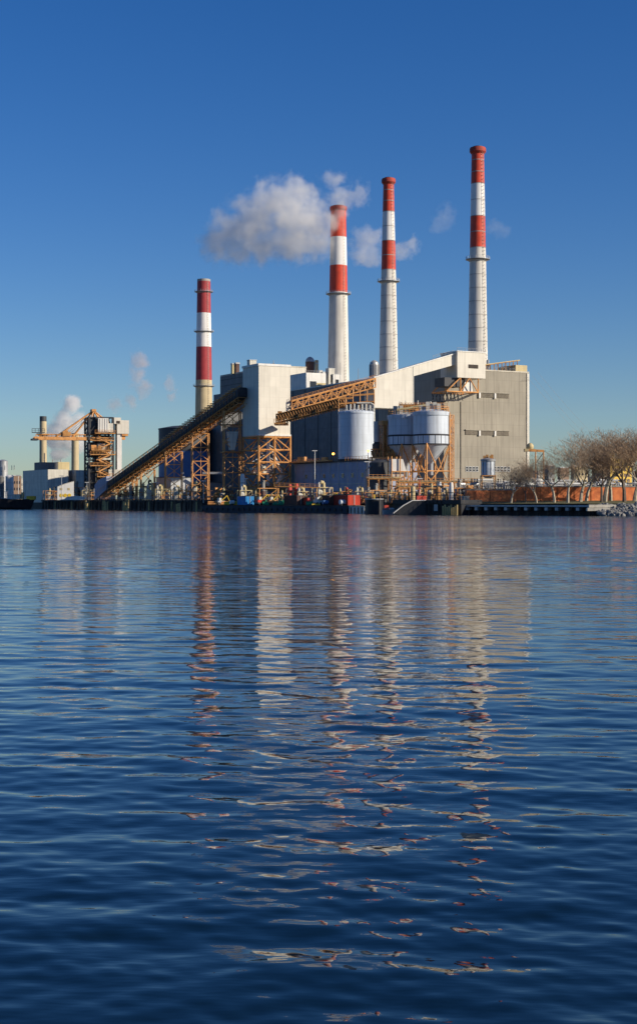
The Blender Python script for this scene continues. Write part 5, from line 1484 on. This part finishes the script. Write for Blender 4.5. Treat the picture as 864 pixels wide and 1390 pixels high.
# ================================================================== TREES
def tree_mesh(seed,H,spread,twist=1.,barkmat='bark',low=.22):
    r=random.Random(seed); tr=MB(); cr=MB()
    def grow(mb,p,d,L,rad,lvl,maxl):
        n=3 if lvl<3 else 2; q=p.copy(); rr=rad
        for i in range(n):
            d2=(d+Vector((r.uniform(-1,1),r.uniform(-1,1),r.uniform(-.6,.9)))*.16*twist).normalized()
            q2=q+d2*L/n; r2=rr*(.86 if lvl<2 else .8)
            (tr if lvl<3 else cr).tube(q,q2,max(rr,.013),max(r2,.011),(6 if lvl<2 else 3),0,caps=False); q=q2; d=d2; rr=r2
            if lvl>=1 and i<n-1 and lvl<maxl:
                side=(d+Vector((r.uniform(-1,1),r.uniform(-1,1),r.uniform(-.1,.6)))*.9).normalized()
                grow(mb,q,side,L*r.uniform(.45,.7),rr*.6,lvl+1,maxl)
        if lvl<maxl:
            k=3 if lvl<2 else (3 if r.random()<.5 else 2)
            if lvl>=4 and r.random()<.42: k=1
            base=r.random()*6.28
            for i in range(k):
                a=base+i*6.28/k+r.uniform(-.4,.4); out=Vector((math.cos(a),math.sin(a),0))
                nd=(d*(.75 if lvl else .7)+out*spread*r.uniform(.6,1.15)+Vector((0,0,.12))).normalized()
                grow(mb,q,nd,L*r.uniform(.62,.82)*(1.0 if lvl else 1.25),rr*.68,lvl+1,maxl)
    grow(tr,Vector((0,0,-.2)),Vector((r.uniform(-.08,.08),r.uniform(-.05,.05),1)).normalized(),H*low,H*.021,0,6)
    # normalise to the height
    zm=max(v[2] for v in cr.v); f=H/zm
    tr.v=[(x*f,y*f,z*f) for x,y,z in tr.v]; cr.v=[(x*f,y*f,z*f) for x,y,z in cr.v]
    return tr.mesh('trunk',barkmat), cr.mesh('crown','twig'), len(cr.f)
def trees():
    var=[tree_mesh(31,16,.85),tree_mesh(47,16,.7),tree_mesh(58,16,.95,1.3),tree_mesh(73,16,.6,1.,'darkbark'),tree_mesh(91,16,1.0,1.2)]
    print('crown faces',[v[2] for v in var])
    # px, Y, photo y of the top, width scale, variant, label
    T=[(693,376,628,1.05,0,'pale forked bare tree leftmost in front of the low brick wall'),
       (713,378,634,.9,3,'small dark bare tree between the first two pale trees'),
       (728,372,624,.95,1,'bare tree with a straight pale trunk before the orange gantry'),
       (752,374,612,.95,4,'pale bare tree left of the widest crown'),
       (770,370,605,1.0,2,'low forking bare tree with the short trunk nearest the quay'),
       (787,378,592,1.15,0,'tall bare tree with a leaning pale limb left of the brown tower'),
       (795,388,588,1.1,1,'bare tree just left of the brown shaded tower'),
       (816,374,600,1.,3,'dark trunked bare tree in front of the brown shaded tower'),
       (820,380,583,1.1,4,'bare tree with paired trunk right beside the dark trunked one'),
       (828,390,580,1.1,2,'slanting bare tree before the yellow block'),
       (847,376,583,1.2,3,'thick dark bare tree with a wide fork near the right edge'),
       (860,384,578,1.1,0,'bare tree crossing the right edge of the picture'),
       (876,380,582,1.1,1,'bare tree beyond the right edge, branches reaching in'),
       (707,392,636,.8,2,'small bare tree behind the low brick wall')]
    for (px,Y,yt,ws,v,lb) in T:
        t=thing('bare_tree',lb,'tree',(WX(px,Y),Y,G),random.random()*6.28,'bare trees along the brick wall')
        H=WZ(yt-5,Y)-G; s=H/16
        for nm,me in (('trunk',var[v][0]),('crown',var[v][1])):
            o=bpy.data.objects.new(nm,me); COL.objects.link(o); o.parent=t
        t.scale=(s*ws,s*ws,s)

# ================================================================== STEAM
def plume(label, blobs, dens, pad=0., noise_s=.09, k=.9, amp=5., col=(1,.99,.965), lo=.12, hi=.5, squash=None, aniso=.1):
    """blobs: (px, py, Y, rx, ry, rz) radii in photo pixels (rx,rz) and metres (ry)"""
    B=[]
    for (px,py,Y,rx,ry,rz) in blobs:
        s=Y/F; B.append((W(px,py,Y),Vector((rx*s,ry,rz*s))))
    O=sum((b[0] for b in B),Vector())/len(B)
    mb=MB()
    for c,r in B:
        m2=MB(); m2.sphere((0,0,0),1,16); k0=len(mb.v)
        mb.v+=[(c.x-O.x+v[0]*(r.x+amp*.4),c.y-O.y+v[1]*(r.y+amp*.4),c.z-O.z+v[2]*(r.z+amp*.4)) for v in m2.v]
        mb.f+=[tuple(k0+i for i in f) for f in m2.f]; mb.m+=[0]*len(m2.f)
    me=mb.mesh('plume_tmp','white'); tmp=bpy.data.objects.new('plume_tmp',me); COL.objects.link(tmp)
    rm=tmp.modifiers.new('r','REMESH'); rm.mode='VOXEL'; rm.voxel_size=max(1.,min(min(b[1]) for b in B)*.35)
    dg=bpy.context.evaluated_depsgraph_get(); me2=bpy.data.meshes.new_from_object(tmp.evaluated_get(dg)); bpy.data.objects.remove(tmp)
    me2.name='steam_plume'; me2.materials.clear()
    m,nt,N,L=new_mat('steam')
    out=N.new('ShaderNodeOutputMaterial'); pv=N.new('ShaderNodeVolumePrincipled'); L.new(pv.outputs[0],out.inputs['Volume'])
    pv.inputs['Color'].default_value=(*col,1); pv.inputs['Anisotropy'].default_value=aniso
    tc=N.new('ShaderNodeTexCoord')
    n1=N.new('ShaderNodeTexNoise'); n1.inputs['Scale'].default_value=noise_s; n1.inputs['Detail'].default_value=3; L.new(tc.outputs['Object'],n1.inputs['Vector'])
    vs=N.new('ShaderNodeVectorMath'); vs.operation='SUBTRACT'; L.new(n1.outputs['Color'],vs.inputs[0]); vs.inputs[1].default_value=(.5,.5,.5)
    vm=N.new('ShaderNodeVectorMath'); vm.operation='SCALE'; L.new(vs.outputs[0],vm.inputs[0]); vm.inputs['Scale'].default_value=amp*2.2
    va=N.new('ShaderNodeVectorMath'); va.operation='ADD'; L.new(tc.outputs['Object'],va.inputs[0]); L.new(vm.outputs[0],va.inputs[1])
    prev=None
    for c,r in B:
        s1=N.new('ShaderNodeVectorMath'); s1.operation='SUBTRACT'; L.new(va.outputs[0],s1.inputs[0]); s1.inputs[1].default_value=c-O
        s2=N.new('ShaderNodeVectorMath'); s2.operation='DIVIDE'; L.new(s1.outputs[0],s2.inputs[0]); s2.inputs[1].default_value=r
        s3=N.new('ShaderNodeVectorMath'); s3.operation='LENGTH'; L.new(s2.outputs[0],s3.inputs[0])
        s4=N.new('ShaderNodeMath'); s4.operation='SUBTRACT'; s4.inputs[0].default_value=1; L.new(s3.outputs['Value'],s4.inputs[1])
        if prev is None: prev=s4.outputs[0]
        else:
            mx=N.new('ShaderNodeMath'); mx.operation='SMOOTH_MAX'; mx.inputs[2].default_value=.15; L.new(prev,mx.inputs[0]); L.new(s4.outputs[0],mx.inputs[1]); prev=mx.outputs[0]
    n2=N.new('ShaderNodeTexNoise'); n2.inputs['Scale'].default_value=noise_s*2.2; n2.inputs['Detail'].default_value=5; n2.inputs['Roughness'].default_value=.6; L.new(tc.outputs['Object'],n2.inputs['Vector'])
    a=N.new('ShaderNodeMath'); a.operation='MULTIPLY_ADD'; L.new(n2.outputs['Fac'],a.inputs[0]); a.inputs[1].default_value=k; a.inputs[2].default_value=-.5*k
    ad=N.new('ShaderNodeMath'); ad.operation='ADD'; L.new(prev,ad.inputs[0]); L.new(a.outputs[0],ad.inputs[1])
    mr=N.new('ShaderNodeMapRange'); mr.interpolation_type='SMOOTHSTEP'; L.new(ad.outputs[0],mr.inputs[0])
    for i,v in enumerate((lo,hi,0,dens)): mr.inputs[i+1].default_value=v
    L.new(mr.outputs[0],pv.inputs['Density'])
    me2.materials.append(m)
    o=bpy.data.objects.new('steam_plume',me2); COL.objects.link(o); o.location=O
    tag(o,label,'steam',kind='stuff'); return o
def steam():
    plume('big cream steam cloud blowing left from the thick smokestack',
          [(450,302,736,24,10,22),(425,300,738,36,13,42),(395,290,740,48,16,54),(368,278,742,42,14,40),(345,300,744,48,15,48),(322,318,746,50,14,42),(398,325,742,56,14,38),(300,334,748,36,10,30),(400,258,742,30,10,26),(350,335,744,50,12,30),(430,330,740,34,10,30),(458,292,740,20,8,22),(296,325,746,30,10,26),(330,345,746,40,10,22)],.13,noise_s=.085,k=1.7,amp=6,lo=.05,hi=.85)
    plume('faint wisps of steam curling above the thick smokestack top',
          [(463,268,742,26,8,22),(452,245,742,22,7,18),(486,262,744,22,6,24),(460,290,742,14,7,16)],.085,noise_s=.11,k=1.5,amp=5,lo=.10,hi=.7)
    plume('thin steam drift passing behind the second smokestack',
          [(500,325,760,34,9,24),(495,345,760,32,9,20),(540,340,762,30,8,16),(562,330,762,16,7,14),(505,350,760,22,7,16)],.07,noise_s=.1,k=1.5,amp=5,lo=.10,hi=.7)
    plume('small steam wisp between the two right hand smokestacks',
          [(602,298,760,20,6,20),(608,285,760,16,6,14),(594,306,760,12,5,12)],.026,noise_s=.12,k=1.5,amp=4,lo=.1,hi=.7)
    plume('small steam wisp right of the tallest smokestack',
          [(672,308,760,20,6,14),(684,314,760,12,5,10)],.022,noise_s=.12,k=1.5,amp=4,lo=.1,hi=.7)
    plume('white steam billow behind the crane boom on the left',
          [(97,551,860,13,7,17),(88,575,860,22,9,24),(76,598,860,20,8,20),(82,617,860,20,7,12),(105,585,860,22,8,18),(108,570,860,16,7,16),(80,590,860,26,9,24),(97,548,860,18,8,18),(100,600,860,26,8,20)],.24,noise_s=.09,k=1.1,amp=4,lo=.08,hi=.55)
    plume('brownish smoke wisp high above the left conveyor',
          [(190,490,900,18,6,16),(187,512,900,16,6,24),(196,525,900,14,6,18),(178,545,900,14,5,16),(156,550,900,12,5,18),(232,520,900,10,4,16),(234,538,900,9,4,12)],.10,noise_s=.11,k=1.6,amp=4,lo=.1,hi=.7,col=(.92,.82,.78))

# ================================================================== LIGHT, SKY, CAMERA
def light():
    az=math.radians(70); el=math.radians(21)
    d=Vector((math.sin(az)*math.cos(el),-math.cos(az)*math.cos(el),math.sin(el)))   # towards the sun
    L=bpy.data.lights.new('sun','SUN'); L.energy=4.3; L.angle=math.radians(.53); L.color=(1,.89,.73)
    o=bpy.data.objects.new('sun',L); COL.objects.link(o); o.rotation_euler=d.to_track_quat('Z','Y').to_euler()
    w=bpy.data.worlds.new('World'); sc.world=w; w.use_nodes=True; nt=w.node_tree; nt.nodes.clear()
    out=nt.nodes.new('ShaderNodeOutputWorld'); bg=nt.nodes.new('ShaderNodeBackground'); sk=nt.nodes.new('ShaderNodeTexSky')
    sk.sky_type='NISHITA'; sk.sun_disc=False; sk.sun_elevation=el
    sk.sun_rotation=math.atan2(d.x,d.y); sk.altitude=0; sk.air_density=SKY[0]; sk.dust_density=SKY[1]; sk.ozone_density=SKY[2]
    hs=nt.nodes.new('ShaderNodeHueSaturation'); hs.inputs['Saturation'].default_value=SKY[4]; hs.inputs['Hue'].default_value=SKY[5]; nt.links.new(sk.outputs[0],hs.inputs['Color']); tn=nt.nodes.new('ShaderNodeMix'); tn.data_type='RGBA'; tn.blend_type='MULTIPLY'; tn.inputs[0].default_value=1; nt.links.new(hs.outputs[0],tn.inputs[6]); tn.inputs[7].default_value=(.85,.93,1.14,1); nt.links.new(tn.outputs[2],bg.inputs[0]); bg.inputs[1].default_value=SKY[3]; nt.links.new(bg.outputs[0],out.inputs[0])
SKY=(1.0,.15,3.6,.069,1.3,.507)
def camera():
    c=bpy.data.cameras.new('camera'); o=bpy.data.objects.new('camera',c); COL.objects.link(o)
    o.location=(0,0,CH); o.rotation_euler=(math.pi/2,0,0)
    c.sensor_fit='HORIZONTAL'; c.sensor_width=36; c.lens=36*F/864; c.shift_y=(HZ-695)/864.; c.clip_start=.5; c.clip_end=20000
    sc.camera=o

setting(); water(); chimneys(); boiler_house(); white_tower(); conveyor_left(); conveyor_right(); white_gallery(); silos(); unloader(); far_left()
piers(); brick_wall(); clutter(); city_right(); trees(); steam(); light(); camera()
sc.view_settings.view_transform='Standard'; sc.view_settings.look='None'; sc.view_settings.gamma=1; sc.view_settings.exposure=0.35
sc.cycles.max_bounces=6; sc.cycles.volume_bounces=12; sc.cycles.transparent_max_bounces=16
sc.cycles.volume_step_rate=1.0; sc.cycles.volume_max_steps=256
